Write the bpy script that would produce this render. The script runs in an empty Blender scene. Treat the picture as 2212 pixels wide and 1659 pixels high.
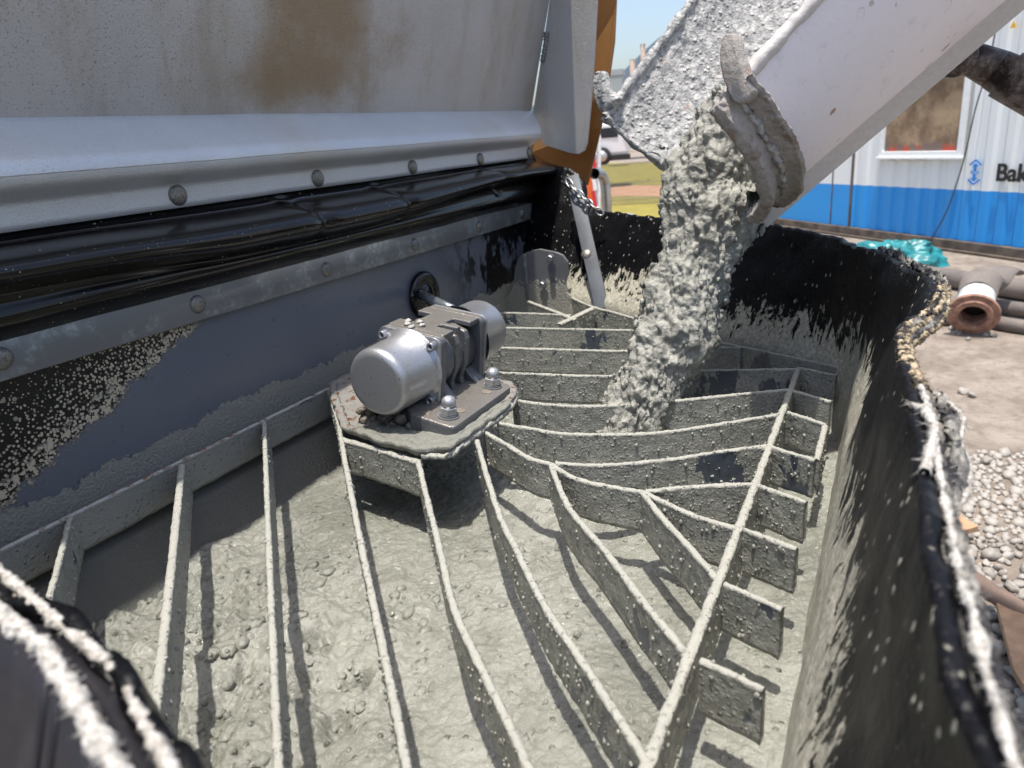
import bpy, bmesh, math, random
import numpy as np
from mathutils import Vector, Matrix, noise
random.seed(7); rng=np.random.default_rng(7)
sc=bpy.context.scene
# ---------------------------------------------------------------- camera
FP=1534.0; CX,CY=1106.0,829.5
def _n(v): v=np.array(v,float); return v/np.linalg.norm(v)
_D=_n((400,4470,FP)); _X=_n((844,-602,FP)); _X=_n(_X-_D*(_X@_D)); _Y=np.cross(_D,_X)
MW=np.array([_X,_Y,-_D])            # camera (x right, y down, z forward) -> world
cam=bpy.data.cameras.new('camera'); camo=bpy.data.objects.new('camera',cam); sc.collection.objects.link(camo)
R=MW@np.diag([1,-1,-1.])            # blender camera axes
camo.matrix_world=Matrix([[*R[0],0],[*R[1],0],[*R[2],0],[0,0,0,1]])
cam.sensor_width=36; cam.lens=36*FP/2212; cam.clip_start=.02; cam.clip_end=4000
cam.dof.use_dof=True; cam.dof.focus_distance=1.12; cam.dof.aperture_fstop=7.0
sc.camera=camo
# ---------------------------------------------------------------- light
SUN=_n((-.15,.02,.98))
w=bpy.data.worlds.new('World'); sc.world=w; w.use_nodes=True
wn=w.node_tree; bg=wn.nodes['Background']; sky=wn.nodes.new('ShaderNodeTexSky'); sky.sky_type='NISHITA'; sky.sun_disc=False
sky.sun_elevation=math.asin(SUN[2]); sky.sun_rotation=math.atan2(SUN[0],SUN[1]); sky.dust_density=3.0; sky.air_density=1.0
wn.links.new(sky.outputs[0],bg.inputs[0]); bg.inputs[1].default_value=.14
sl=bpy.data.lights.new('sun','SUN'); sl.energy=3.7; sl.angle=math.radians(.9); sl.color=(1,.94,.85)
so=bpy.data.objects.new('sun',sl); sc.collection.objects.link(so)
so.rotation_euler=Vector(SUN).to_track_quat('Z','Y').to_euler()
sc.view_settings.view_transform='Standard'; sc.view_settings.look='None'; sc.view_settings.exposure=0.76; sc.view_settings.gamma=1
sc.render.engine='CYCLES'
# ---------------------------------------------------------------- helpers (units: 1 u = 0.45 m)
S=.45
def ray(u,v): return MW@np.array([u-CX,v-CY,FP])
def at(u,v,z=-1.): r=ray(u,v); return r*(z/r[2])
def atX(u,v,x): r=ray(u,v); return r*(x/r[0])
def atY(u,v,y): r=ray(u,v); return r*(y/r[1])
def pr(p): q=MW.T@np.array(p,float); return (CX+FP*q[0]/q[2],CY+FP*q[1]/q[2])
LOC={}
C=sc.collection
def setp(o,label=None,cat=None,group=None,kind=None):
    if label:o['label']=label
    if cat:o['category']=cat
    if group:o['group']=group
    if kind:o['kind']=kind
def thing(name,label,cat,loc,group=None):
    o=bpy.data.objects.new(name,None); C.objects.link(o); o.empty_display_size=.05
    L=np.array(loc,float)*S; o.location=L; LOC[o.name]=L; setp(o,label,cat,group); return o
def obj(name,V,F,mat,parent=None,smooth=True,bevel=0,label=None,cat=None,group=None,kind=None,origin=None,solid=0,sub=0):
    V=np.asarray(V,float)*S
    if parent is not None: L=LOC[parent.name]
    elif origin is not None: L=np.array(origin,float)*S
    else: L=V.mean(axis=0)
    m=bpy.data.meshes.new(name); m.from_pydata([tuple(p) for p in (V-L)],[],F); m.update()
    o=bpy.data.objects.new(name,m); C.objects.link(o)
    if parent is not None: o.parent=parent; LOC[o.name]=L
    else: o.location=L; LOC[o.name]=L
    m.materials.append(mat)
    if smooth: m.polygons.foreach_set('use_smooth',[True]*len(m.polygons))
    if solid:
        md=o.modifiers.new('t','SOLIDIFY'); md.thickness=solid*S; md.offset=-1
    if bevel:
        md=o.modifiers.new('b','BEVEL'); md.width=bevel*S; md.segments=2; md.limit_method='ANGLE'; md.angle_limit=math.radians(40)
        md.harden_normals=False
    if sub:
        md=o.modifiers.new('s','SUBSURF'); md.levels=sub; md.render_levels=sub
    if parent is not None: # a part nested below a part keeps world placement
        o.location=(0,0,0)
    setp(o,label,cat,group,kind); return o
class MB:
    def __init__(s): s.V=[]; s.F=[]
    def add(s,V,F):
        b=len(s.V); s.V+= [tuple(v) for v in V]; s.F+=[tuple(b+i for i in f) for f in F]; return s
    def box(s,c,h,ax=None):
        c=np.array(c,float); A=np.eye(3) if ax is None else np.array(ax,float)
        V=[c+i*h[0]*A[0]+j*h[1]*A[1]+k*h[2]*A[2] for i in(-1,1) for j in(-1,1) for k in(-1,1)]
        return s.add(V,[(0,1,3,2),(4,6,7,5),(0,4,5,1),(2,3,7,6),(0,2,6,4),(1,5,7,3)])
    def prism(s,P,d):   # polygon extruded by d
        P=[np.array(p,float) for p in P]; n=len(P); d=np.array(d,float)
        V=P+[p+d for p in P]
        return s.add(V,[tuple(range(n))[::-1],tuple(range(n,2*n))]+[(i,(i+1)%n,n+(i+1)%n,n+i) for i in range(n)])
    def lathe(s,o,ax,prof,n=48,up=(0,0,1),cap=True,a0=0,a1=2*math.pi):
        ax=_n(ax); u=np.array(up,float); u=_n(u-ax*(u@ax)); v=np.cross(ax,u); V=[]
        for h,r in prof:
            for i in range(n):
                t=2*math.pi*i/n; V.append(np.array(o)+ax*h+r*(math.cos(t)*u+math.sin(t)*v))
        m=len(prof); F=[(j*n+i,j*n+(i+1)%n,(j+1)*n+(i+1)%n,(j+1)*n+i) for j in range(m-1) for i in range(n)]
        if cap: F+=[tuple(range(n))[::-1],tuple((m-1)*n+i for i in range(n))]
        return s.add(V,F)
    def tube(s,P,r,n=10,cap=True):
        P=[np.array(p,float) for p in P]; m=len(P); rr=r if hasattr(r,'__len__') else [r]*m
        V=[]; up=np.array([0.1,.2,1.])
        for k in range(m):
            t=_n(P[min(k+1,m-1)]-P[max(k-1,0)]); u=up-t*(up@t)
            if np.linalg.norm(u)<1e-3: u=np.array([1,0,0])-t*t[0]
            u=_n(u); up=u; v=np.cross(t,u)
            for i in range(n):
                a=2*math.pi*i/n; V.append(P[k]+rr[k]*(math.cos(a)*u+math.sin(a)*v))
        F=[(j*n+i,j*n+(i+1)%n,(j+1)*n+(i+1)%n,(j+1)*n+i) for j in range(m-1) for i in range(n)]
        if cap: F+=[tuple(range(n))[::-1],tuple((m-1)*n+i for i in range(n))]
        return s.add(V,F)
    def ball(s,c,r,sq=(1,1,1),n=6,ns=0,seed=0,rot=None):
        V=[];
        for j in range(n+1):
            th=math.pi*j/n
            for i in range(2*n):
                ph=math.pi*i/n; d=np.array([math.sin(th)*math.cos(ph),math.sin(th)*math.sin(ph),math.cos(th)])
                k=1+ns*noise.noise(Vector(d*1.3+seed))
                q=d*k*np.array(sq)*r
                if rot is not None: q=rot@q
                V.append(np.array(c)+q)
        m=2*n; F=[(j*m+i,j*m+(i+1)%m,(j+1)*m+(i+1)%m,(j+1)*m+i) for j in range(n) for i in range(m)]
        return s.add(V,F)
    def grid(s,fn,nu,nv,cu=False):
        V=[fn(i/(nu if cu else nu-1),j/(nv-1)) for i in range(nu) for j in range(nv)]
        F=[(i*nv+j,i*nv+j+1,((i+1)%nu)*nv+j+1,((i+1)%nu)*nv+j) for i in range(nu if cu else nu-1) for j in range(nv-1)]
        return s.add(V,F)
    def obj(s,*a,**k):
        name,mat=a[0],a[1]; return obj(name,s.V,s.F,mat,*a[2:],**k)
def fb(p,sc_=1,oct=4,seed=0.): # fractal noise
    return noise.fractal(Vector((p[0]*sc_+seed,p[1]*sc_+seed*.7,p[2]*sc_-seed)),1.0,2.1,oct)
def vor(p,sc_,seed=0.):
    return noise.voronoi(Vector((p[0]*sc_+seed,p[1]*sc_,p[2]*sc_)))[0][0]
def interp(P,n):
    P=np.array(P,float); d=np.concatenate([[0],np.cumsum(np.linalg.norm(np.diff(P,axis=0),axis=1))])
    t=np.linspace(0,d[-1],n); return np.stack([np.interp(t,d,P[:,k]) for k in range(P.shape[1])],1)
def smoothpath(P,n,it=3):
    Q=interp(P,n)
    k=max(1,n//30)
    for _ in range(it):
        Z=Q.copy()
        for i in range(1,n-1):
            a=min(k,i,n-1-i); Z[i]=Q[i-a:i+a+1].mean(0)
        Q=Z
    return Q
def catmull(P,n):
    P=[np.array(p,float) for p in P]; m=len(P)
    if m<3: return interp(P,n)
    out=[]
    for k in range(n):
        t=k/(n-1)*(m-1); i=min(int(t),m-2); f=t-i
        p0=P[max(i-1,0)];p1=P[i];p2=P[i+1];p3=P[min(i+2,m-1)]
        out.append(.5*((2*p1)+(-p0+p2)*f+(2*p0-5*p1+4*p2-p3)*f*f+(-p0+3*p1-3*p2+p3)*f**3))
    return np.array(out)
# ---------------------------------------------------------------- materials
class NT:
    def __init__(s,name,**kw):
        s.m=bpy.data.materials.new(name); s.m.use_nodes=True; s.t=s.m.node_tree; s.b=s.t.nodes['Principled BSDF']
        for k,v in kw.items(): s.set(k,v)
    def set(s,k,v):
        K={'col':'Base Color','rough':'Roughness','metal':'Metallic','spec':'Specular IOR Level','coat':'Coat Weight','coatr':'Coat Roughness','normal':'Normal','trans':'Transmission Weight','alpha':'Alpha','emi':'Emission Strength','emic':'Emission Color'}[k]
        s.inp(s.b.inputs[K],v)
    def inp(s,i,v):
        if hasattr(v,'is_output') or isinstance(v,bpy.types.NodeSocket): s.t.links.new(v,i)
        elif isinstance(v,(tuple,list)) and len(v)==3 and i.type=='RGBA': i.default_value=(*v,1)
        else: i.default_value=v
    def N(s,t,**kw):
        n=s.t.nodes.new(t)
        for k,v in kw.items():
            if k in n.inputs: s.inp(n.inputs[k],v)
            else: setattr(n,k,v)
        return n
    def pos(s,scale=(1,1,1),off=(0,0,0)):
        g=s.N('ShaderNodeNewGeometry').outputs['Position']
        m=s.N('ShaderNodeMapping'); s.inp(m.inputs[0],g); m.inputs['Scale'].default_value=scale; m.inputs['Location'].default_value=off
        return m.outputs[0]
    def xyz(s):
        g=s.N('ShaderNodeNewGeometry').outputs['Position']; x=s.N('ShaderNodeSeparateXYZ'); s.inp(x.inputs[0],g)
        return [s.math('DIVIDE',x.outputs[i],S) for i in range(3)]
    def nrm(s):
        g=s.N('ShaderNodeNewGeometry').outputs['Normal']; x=s.N('ShaderNodeSeparateXYZ'); s.inp(x.inputs[0],g); return x.outputs
    def noise(s,scale,detail=4,rough=.55,vec=None,dist=0):
        n=s.N('ShaderNodeTexNoise'); s.inp(n.inputs['Vector'],vec if vec is not None else s.pos()); n.inputs['Scale'].default_value=scale
        n.inputs['Detail'].default_value=detail; n.inputs['Roughness'].default_value=rough; n.inputs['Distortion'].default_value=dist; return n.outputs[0]
    def vor(s,scale,vec=None,feature='F1',out='Distance',rnd=1):
        n=s.N('ShaderNodeTexVoronoi'); n.feature=feature; s.inp(n.inputs['Vector'],vec if vec is not None else s.pos()); n.inputs['Scale'].default_value=scale
        n.inputs['Randomness'].default_value=rnd
        return n.outputs[out]
    def math(s,op,a,b=0,c=0,clamp=False):
        n=s.N('ShaderNodeMath'); n.operation=op; n.use_clamp=clamp; s.inp(n.inputs[0],a); s.inp(n.inputs[1],b); s.inp(n.inputs[2],c); return n.outputs[0]
    def ss(s,v,a,b): # smoothstep a..b ->0..1
        n=s.N('ShaderNodeMapRange'); n.interpolation_type='SMOOTHSTEP'; s.inp(n.inputs[0],v); s.inp(n.inputs[1],a); s.inp(n.inputs[2],b); return n.outputs[0]
    def mix(s,f,a,b):
        n=s.N('ShaderNodeMix'); n.data_type='RGBA'; s.inp(n.inputs[0],f); s.inp(n.inputs[6],a); s.inp(n.inputs[7],b); return n.outputs[2]
    def mixf(s,f,a,b):
        n=s.N('ShaderNodeMix'); n.data_type='FLOAT'; s.inp(n.inputs[0],f); s.inp(n.inputs[2],a); s.inp(n.inputs[3],b); return n.outputs[0]
    def bump(s,h,dist=.002,strength=1,prev=None):
        n=s.N('ShaderNodeBump'); s.inp(n.inputs['Height'],h); n.inputs['Distance'].default_value=dist; s.inp(n.inputs['Strength'],strength)
        if prev is not None: s.inp(n.inputs['Normal'],prev)
        return n.outputs[0]
    def add(s,*a):
        r=a[0]
        for b in a[1:]: r=s.math('ADD',r,b)
        return r
    def mul(s,a,b): return s.math('MULTIPLY',a,b)
WET=(.29,.285,.225); WETD=(.17,.17,.13); CRUST=(.32,.32,.285); STEEL=(.055,.066,.085)
def simple(name,col,rough=.5,metal=0,var=.15,ns=30,bump=0,bs=200,spec=.5,coat=0):
    n=NT(name,rough=rough,metal=metal,spec=spec,coat=coat)
    f=n.noise(ns,5,.6); n.set('col',n.mix(n.ss(f,.3,.7),tuple(c*(1-var) for c in col),tuple(min(1,c*(1+var)) for c in col)))
    if bump: n.set('normal',n.bump(n.noise(bs,4,.6),bump))
    return n.m
M={}
# wet concrete lying in the hopper
n=NT('wet_concrete',spec=.75); big=n.noise(3.2,4,.6); fine=n.noise(60,5,.6)
n.set('col',n.mix(n.ss(n.add(big,n.mul(fine,.35)),.5,.85),(.16,.166,.14),(.275,.28,.247)))
n.set('rough',n.mixf(n.ss(n.noise(25,3),.35,.7),.12,.36))
b1=n.bump(n.noise(40,6,.68,dist=.3),.007,.5); pk=n.math('SUBTRACT',1,n.ss(n.vor(62),0,.26)); b2=n.bump(n.mul(pk,n.ss(n.noise(14,3),.42,.6)),.007,.8,b1); b3=n.bump(n.noise(230,4,.7),.0026,.9,b2); n.set('normal',b3); M['liquid']=n.m
# falling concrete with aggregate
n=NT('stream_concrete',spec=.6); f=n.noise(50,5,.6); v=n.vor(60,out='Color')
n.set('col',n.mix(n.ss(f,.35,.7),(.17,.17,.148),(.32,.317,.28))); n.set('rough',n.mixf(f,.2,.6))
b1=n.bump(n.noise(90,5,.65),.006,.7); n.set('normal',n.bump(n.noise(330,3,.6),.0015,.8,b1)); M['stream']=n.m
# concrete crust over dark steel (grate bars)
def crust(name,bias=0.,gran=1.,light=CRUST,dark=(.175,.18,.16),st=STEEL,ev=1.0):
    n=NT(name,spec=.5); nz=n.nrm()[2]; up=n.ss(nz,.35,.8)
    big=n.noise(9,5,.62,n.pos((1,1,.55))); gr=n.noise(230,4,.65)
    cov=n.ss(n.add(big,n.mul(up,.6),n.mul(n.noise(70,3),.06),bias),.395,.415)
    cc=n.mix(n.ss(n.add(n.mul(gr,.6),n.mul(n.noise(22,4),.4)),.38,.66),dark,light)
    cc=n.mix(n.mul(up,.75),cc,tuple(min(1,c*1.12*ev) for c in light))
    n.set('col',n.mix(cov,st,cc)); n.set('rough',n.mixf(cov,.32,n.mixf(up,.5,.8)))
    v=n.math('SUBTRACT',1,n.ss(n.vor(150*gran),0,.35)); v2=n.math('SUBTRACT',1,n.ss(n.vor(60*gran),0,.22))
    h=n.add(n.mul(gr,.7),n.mul(v,.55),n.mul(v2,.8),n.mul(cov,.8)); n.set('normal',n.bump(h,.0032,n.mixf(cov,.12,1.)))
    return n.m
M['bar']=crust('crusted_bar'); M['spine']=crust('crusted_spine',.3); M['stub']=crust('crusted_stub',-.015); M['plate']=crust('crusted_plate',.12)
n=NT('mount_plate_paint',spec=.4); x,y,z=n.xyz(); f=n.noise(9,5,.65)
cov=n.ss(n.add(n.mul(n.math('SUBTRACT',y,-1.66),1.6),n.mul(n.math('SUBTRACT',1.93,x),1.4),n.mul(n.math('SUBTRACT',f,.5),1.2)),-.02,.05)
cc=n.mix(n.noise(120,5,.65),(.13,.135,.12),(.27,.27,.235)); r=n.ss(n.noise(60,5,.7),.54,.62)
n.set('col',n.mix(cov,n.mix(r,(.20,.195,.18),(.11,.045,.018)),cc)); n.set('rough',.5); n.set('normal',n.bump(n.add(n.mul(n.noise(140,5,.65),cov),n.mul(cov,.4)),.005)); M['mplate']=n.m
# back bar: grey crust, rusty scraped top
n=NT('back_bar_paint',spec=.5); nz=n.nrm()[2]; up=n.ss(nz,.6,.9); x,y,z=n.xyz()
r=n.ss(n.noise(55,5,.7),.5,.62); gr=n.noise(230,4,.65)
cov=n.ss(n.add(n.noise(8,4,.6),.06),.4,.43)
side=n.mix(cov,STEEL,n.mix(gr,(.13,.14,.13),(.26,.26,.235))); topc=n.mix(r,(.42,.41,.38),(.16,.07,.035))
n.set('col',n.mix(up,side,topc)); n.set('rough',.5); n.set('normal',n.bump(n.add(n.mul(gr,.8),n.math('SUBTRACT',1,n.ss(n.vor(110),0,.3))),.003,n.mixf(up,.9,.15))); M['backbar']=n.m
# painted flap steel with brown stain
n=NT('flap_paint',metal=.25,spec=.5); x,y,z=n.xyz(); strk=n.noise(10,6,.7,n.pos((1,1,.12)))
def gauss(n,x,z,cx,cz,sx,sz):
    a=n.math('POWER',n.math('DIVIDE',n.math('SUBTRACT',x,cx),sx),2); b=n.math('POWER',n.math('DIVIDE',n.math('SUBTRACT',z,cz),sz),2)
    return n.math('EXPONENT',n.mul(n.add(a,b),-1))
PST=atY(690,60,-2.3); PST2=atY(640,170,-2.32); PST3=atY(880,110,-2.3)
st=n.add(gauss(n,x,z,PST[0],PST[2]+.2,.42,.42),n.mul(gauss(n,x,z,PST2[0],PST2[2],.35,.16),.6),n.mul(gauss(n,x,z,PST3[0],PST3[2],.35,.18),.35))
nn=n.noise(9,6,.7); sm=n.ss(n.add(n.mul(st,1.25),n.mul(n.math('SUBTRACT',nn,.5),1.3)),.22,1.15)
base=n.mix(n.noise(5,4,.6),(.34,.345,.35),(.45,.45,.45)); base=n.mix(n.mul(n.ss(n.noise(2.2,5,.7),.5,.75),.5),base,(.33,.29,.22))
base=n.mix(n.mul(n.ss(strk,.45,.70),.55),base,(.27,.235,.18)); pit=n.ss(n.noise(330,3,.6),.60,.68); base=n.mix(n.mul(pit,.6),base,(.14,.13,.12))
n.set('col',n.mix(n.mul(sm,.85),base,(.21,.145,.065))); n.set('rough',n.mixf(n.noise(40,3),.30,.48))
n.set('normal',n.bump(n.add(n.noise(300,3,.6),n.mul(pit,-.7)),.0011,.8)); M['flap']=n.m
# grey steel strips
n=NT('strip_steel',metal=.35,spec=.5); nn=n.noise(12,6,.7); sp=n.ss(n.noise(90,5,.7),.45,.65)
n.set('col',n.mix(n.mul(n.ss(nn,.45,.6),.8),(.17,.175,.185),n.mix(sp,(.22,.23,.24),(.36,.40,.41)))); n.set('rough',n.mixf(nn,.28,.5)); n.set('normal',n.bump(n.noise(350,3),.0006)); M['strip']=n.m
n=NT('sky_tinted_lip',metal=.3,spec=.5); f=n.noise(7,6,.7); p_=n.ss(n.noise(330,2,.5),.64,.72); c=n.mix(f,(.42,.45,.49),(.60,.63,.66)); c=n.mix(n.mul(n.ss(n.noise(3,4),.5,.7),.5),c,(.48,.45,.38)); n.set('col',n.mix(n.mul(p_,.5),c,(.2,.2,.2))); n.set('rough',n.mixf(f,.26,.42)); n.set('normal',n.bump(n.noise(300,3,.6),.0012,.8)); M['skytint']=n.m  # cover steel for the ledge, with bluish sky brightness put into its colour
M['strapm']=simple('strap_zinc',(.075,.085,.10),.6,.15,.25,14)
M['rivet']=simple('rivet_metal',(.20,.19,.175),.38,.6,.35,300,.0008,400)
# glossy black rubber
n=NT('black_rubber',col=(.006,.006,.008),spec=.45); sp=n.ss(n.noise(260,2,.4),.72,.76); dust=n.ss(n.noise(14,6,.75),.62,.85)
n.set('col',n.mix(sp,n.mix(n.mul(dust,.15),(.004,.004,.005),(.06,.055,.05)),(.4,.38,.32))); n.set('rough',n.mixf(n.noise(9,4),.12,.24))
n.set('normal',n.bump(n.noise(14,3,.5,n.pos((.18,1,1))),.004,.35)); M['rubber']=n.m
# rubber skirt: black above, concrete splashed below with running fingers
def skirt(name,zb,amp,runs=1.):
    n=NT(name,spec=.22); x,y,z=n.xyz()
    fing=n.noise(30,6,.72,n.pos((1,1,.42)),.9); fing2=n.noise(75,4,.65,n.pos((1,1,.28)),.5)
    big=n.noise(3.5,3,.5,n.pos((1,1,.7)))
    tilt=n.mul(n.ss(x,1.2,2.4),-.03)
    lvl=n.add(n.math('SUBTRACT',zb,z),n.mul(n.math('SUBTRACT',big,.5),.30),tilt)
    lvl=n.add(n.mul(lvl,6.5/amp),n.mul(n.math('SUBTRACT',fing,.5),3.4),n.mul(n.math('SUBTRACT',fing2,.5),2.4*runs))
    cov=n.ss(lvl,.02,.14)
    dots=n.mul(n.math('SUBTRACT',1,n.ss(n.vor(70,n.pos((1,1,.6))),.09,.20)),n.ss(n.noise(16,3),.45,.58)); dots2=n.mul(n.math('SUBTRACT',1,n.ss(n.vor(190),.05,.13)),.8)
    d=n.math('MAXIMUM',dots,n.mul(dots2,n.ss(n.noise(6,2),.42,.6)))
    blk=n.mix(n.mul(n.ss(n.noise(8,6,.75,n.pos((1,1,.5))),.55,.8),.25),(.003,.003,.004),(.035,.032,.036))
    con=n.mix(n.ss(n.noise(130,4,.6),.35,.7),(.30,.29,.235),(.50,.48,.40))
    n.set('col',n.mix(n.math('MAXIMUM',cov,d),blk,con)); n.set('rough',n.mixf(cov,n.mixf(n.noise(12),.28,.5),.45))
    h=n.add(n.mul(cov,1.3),n.mul(n.noise(170,4,.6),.6),n.mul(d,.8)); n.set('normal',n.bump(h,.003,.8)); return n.m
M['skirt']=skirt('splashed_rubber',-.80,1.0)
# hopper back wall
n=NT('back_wall_paint',spec=.5); x,y,z=n.xyz()
A=atY(395,735,-2.3);B=atY(0,1110,-2.3); sl_=(A[2]-B[2])/(A[0]-B[0])
line=n.math('SUBTRACT',z,n.add(n.mul(n.math('SUBTRACT',x,float(B[0])),float(sl_)),float(B[2])))   # >0 above the splash line
wob=n.add(n.mul(n.math('SUBTRACT',n.noise(22,6,.7),.5),.16),n.mul(n.math('SUBTRACT',n.noise(110,4,.7),.5),.05))
ln=n.add(line,wob); left=n.math('SUBTRACT',1,n.ss(n.add(x,wob),1.72,1.80))
blackz=n.mul(n.ss(ln,-.01,.015),left)
den=n.ss(n.math('SUBTRACT',.34,ln),0,.34)
spk=n.math('SUBTRACT',1,n.ss(n.vor(190),n.mixf(den,.16,.42),n.mixf(den,.24,.56))); spk2=n.math('SUBTRACT',1,n.ss(n.vor(48),.12,.2))
rim_=n.mul(n.ss(ln,-.02,.0),n.math('SUBTRACT',1,n.ss(ln,.035,.075)))
rimn=n.mul(rim_,n.math('MAXIMUM',n.ss(n.noise(75,5,.7),.50,.54),n.mul(n.math('SUBTRACT',1,n.ss(n.vor(120),.22,.34)),n.ss(n.noise(40,3),.35,.5))))
sp=n.math('MAXIMUM',n.mul(n.math('MAXIMUM',n.mul(spk,n.ss(n.noise(30,3),.25,.45)),n.mul(spk2,.6)),blackz),n.mul(rimn,left))
crb=n.ss(n.add(n.math('SUBTRACT',-.925,z),n.mul(n.math('SUBTRACT',n.noise(7,4,.6),.5),.22),n.mul(n.math('SUBTRACT',n.noise(120,4),.5),.06)),-.004,.004)
paint=n.mix(n.noise(4,5,.6),(.085,.098,.125),(.14,.15,.175)); paint=n.mix(n.mul(n.ss(n.noise(300,2),.68,.72),.7),paint,(.02,.02,.025))
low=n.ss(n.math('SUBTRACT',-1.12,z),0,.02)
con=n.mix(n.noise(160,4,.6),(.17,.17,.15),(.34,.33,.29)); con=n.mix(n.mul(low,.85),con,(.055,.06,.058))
rg=n.ss(n.add(x,n.mul(n.noise(5,4),.6)),3.7,4.3); farb=n.mul(rg,n.ss(n.noise(16,5,.7,n.pos((1,1,.6))),.42,.5))
rb=n.mix(farb,n.mix(blackz,paint,(.004,.004,.005)),(.005,.005,.006)); 
c1=n.mix(sp,rb,(.46,.40,.30)); n.set('col',n.mix(crb,c1,con)); n.set('rough',n.mixf(crb,n.mixf(n.noise(20),.22,.38),.55))  # splatter colour has the warm tan of sunlight mixed in
h=n.add(n.mul(sp,1.),n.mul(crb,.8),n.mul(crb,n.mul(n.noise(200,4,.65),1.5))); n.set('normal',n.bump(h,.003,.9)); M['wall']=n.m
# dark bracket, with crust toward the foot
n=NT('bracket_steel',metal=.3,spec=.5); x,y,z=n.xyz()
cov=n.ss(n.add(n.math('SUBTRACT',-.90,z),n.mul(n.math('SUBTRACT',n.noise(90,4,.6),.5),.25)),-.01,.02)
n.set('col',n.mix(cov,n.mix(n.noise(14,4),(.12,.125,.135),(.23,.235,.245)),n.mix(n.noise(200,4),(.2,.2,.17),(.4,.39,.34)))); n.set('rough',n.mixf(cov,.35,.6)); n.set('normal',n.bump(n.mul(cov,n.noise(190,4,.6)),.005)); M['bracket']=n.m
# vibrator: dark wet cast iron, silver caps
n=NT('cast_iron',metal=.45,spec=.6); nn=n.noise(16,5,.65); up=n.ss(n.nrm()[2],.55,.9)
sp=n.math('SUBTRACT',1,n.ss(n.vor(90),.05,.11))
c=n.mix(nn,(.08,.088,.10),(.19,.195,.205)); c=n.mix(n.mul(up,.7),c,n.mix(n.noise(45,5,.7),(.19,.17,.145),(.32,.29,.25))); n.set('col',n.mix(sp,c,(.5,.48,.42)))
n.set('rough',n.mixf(n.noise(30,4),.22,.5)); n.set('normal',n.bump(n.noise(240,4,.6),.0012)); M['iron']=n.m
n=NT('silver_cap',metal=.75,spec=.5); sp=n.math('SUBTRACT',1,n.ss(n.vor(62),.05,.10)); c=n.mix(n.noise(8,5,.6),(.36,.37,.39),(.46,.46,.47)); c=n.mix(n.mul(n.ss(n.noise(9,5,.7),.5,.72),.45),c,(.40,.34,.27)); c=n.mix(n.mul(n.ss(n.noise(260,2),.64,.70),.6),c,(.12,.11,.10))
n.set('col',n.mix(sp,c,(.6,.58,.52))); n.set('rough',n.mixf(n.noise(14,3),.28,.42)); n.set('normal',n.bump(n.noise(380,2),.0004)); M['cap']=n.m
M['nut']=simple('zinc_nut',(.42,.43,.44),.36,.7,.2,80)
M['bolt']=simple('bolt_steel',(.30,.31,.32),.35,.7,.3,120)
M['socket']=simple('socket_dark',(.02,.02,.02),.5)
M['rod']=simple('zinc_rod',(.42,.47,.51),.22,.8,.1,20)
M['grom']=simple('grommet_rubber',(.006,.006,.008),.14,0,.2)
M['gunk']=crust('rusty_gunk',.3,1.,(.24,.21,.17),(.06,.05,.04),(.18,.05,.025),.7)
# chute
n=NT('chute_paint',spec=.4); x,y,z=n.xyz(); c=n.mix(n.noise(4,5,.6),(.66,.64,.68),(.74,.72,.76)); c=n.mix(n.mul(n.ss(n.noise(45,5,.7),.55,.75),.4),c,(.42,.41,.40))
chip=n.math('SUBTRACT',1,n.ss(n.add(n.vor(24,n.pos((1,.8,.6))),n.mul(n.noise(90,3),.16)),.20,.22)); chip2=n.math('SUBTRACT',1,n.ss(n.add(n.vor(36,n.pos((1,.6,.8),(3,1,2))),n.mul(n.noise(120,3),.14)),.17,.19))
c=n.mix(n.mul(n.ss(n.noise(13,2),.50,.56),n.mul(chip,.8)),c,(.24,.11,.07)); c=n.mix(n.mul(n.mul(chip2,n.ss(n.noise(10,2),.45,.5)),.55),c,(.25,.22,.2)); n.set('col',c); n.set('rough',.5); n.set('normal',n.bump(n.add(n.noise(120,4,.6),n.mul(chip,-1.2)),.0008)); M['chute']=n.m
n=NT('chute_skid',spec=.4); f=n.noise(55,6,.75,n.pos((1,1,2.5))); n.set('col',n.mix(f,(.36,.345,.33),(.60,.58,.565))); n.set('rough',.6); n.set('normal',n.bump(f,.001)); M['skid']=n.m
n=NT('chute_lining',spec=.4); f=n.noise(75,5,.7); st=n.noise(11,5,.6); r=n.mul(n.ss(n.noise(13,5,.75),.60,.70),n.ss(n.noise(160,3),.42,.55))
c=n.mix(n.ss(f,.35,.65),(.19,.195,.20),(.48,.48,.47)); n.set('col',n.mix(n.mul(r,.8),c,(.36,.15,.06))); n.set('rough',.65)
g=n.add(n.noise(110,4,.6,dist=.8),n.mul(n.math('SUBTRACT',1,n.ss(n.vor(75),0,.4)),.7)); n.set('normal',n.bump(g,.006,.9)); M['lining']=n.m
n=NT('collar_crust',spec=.4); f=n.noise(50,6,.7); r=n.ss(n.noise(26,4,.6),.58,.66); up=n.ss(n.noise(8,3),.4,.6)
c=n.mix(f,(.27,.245,.225),(.60,.56,.53)); n.set('col',n.mix(n.mul(r,.4),c,(.22,.10,.05))); n.set('rough',.75); n.set('normal',n.bump(n.add(n.noise(150,5,.7,n.pos((1,1,.5))),n.mul(f,1.3)),.008)); M['collar']=n.m
n=NT('ram_greasy',spec=.5); f=n.noise(28,6,.7); n.set('col',n.mix(n.ss(f,.4,.65),(.03,.02,.018),(.24,.20,.18))); n.set('rough',n.mixf(f,.3,.6)); n.set('normal',n.bump(n.noise(110,4),.003)); M['ram']=n.m
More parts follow.
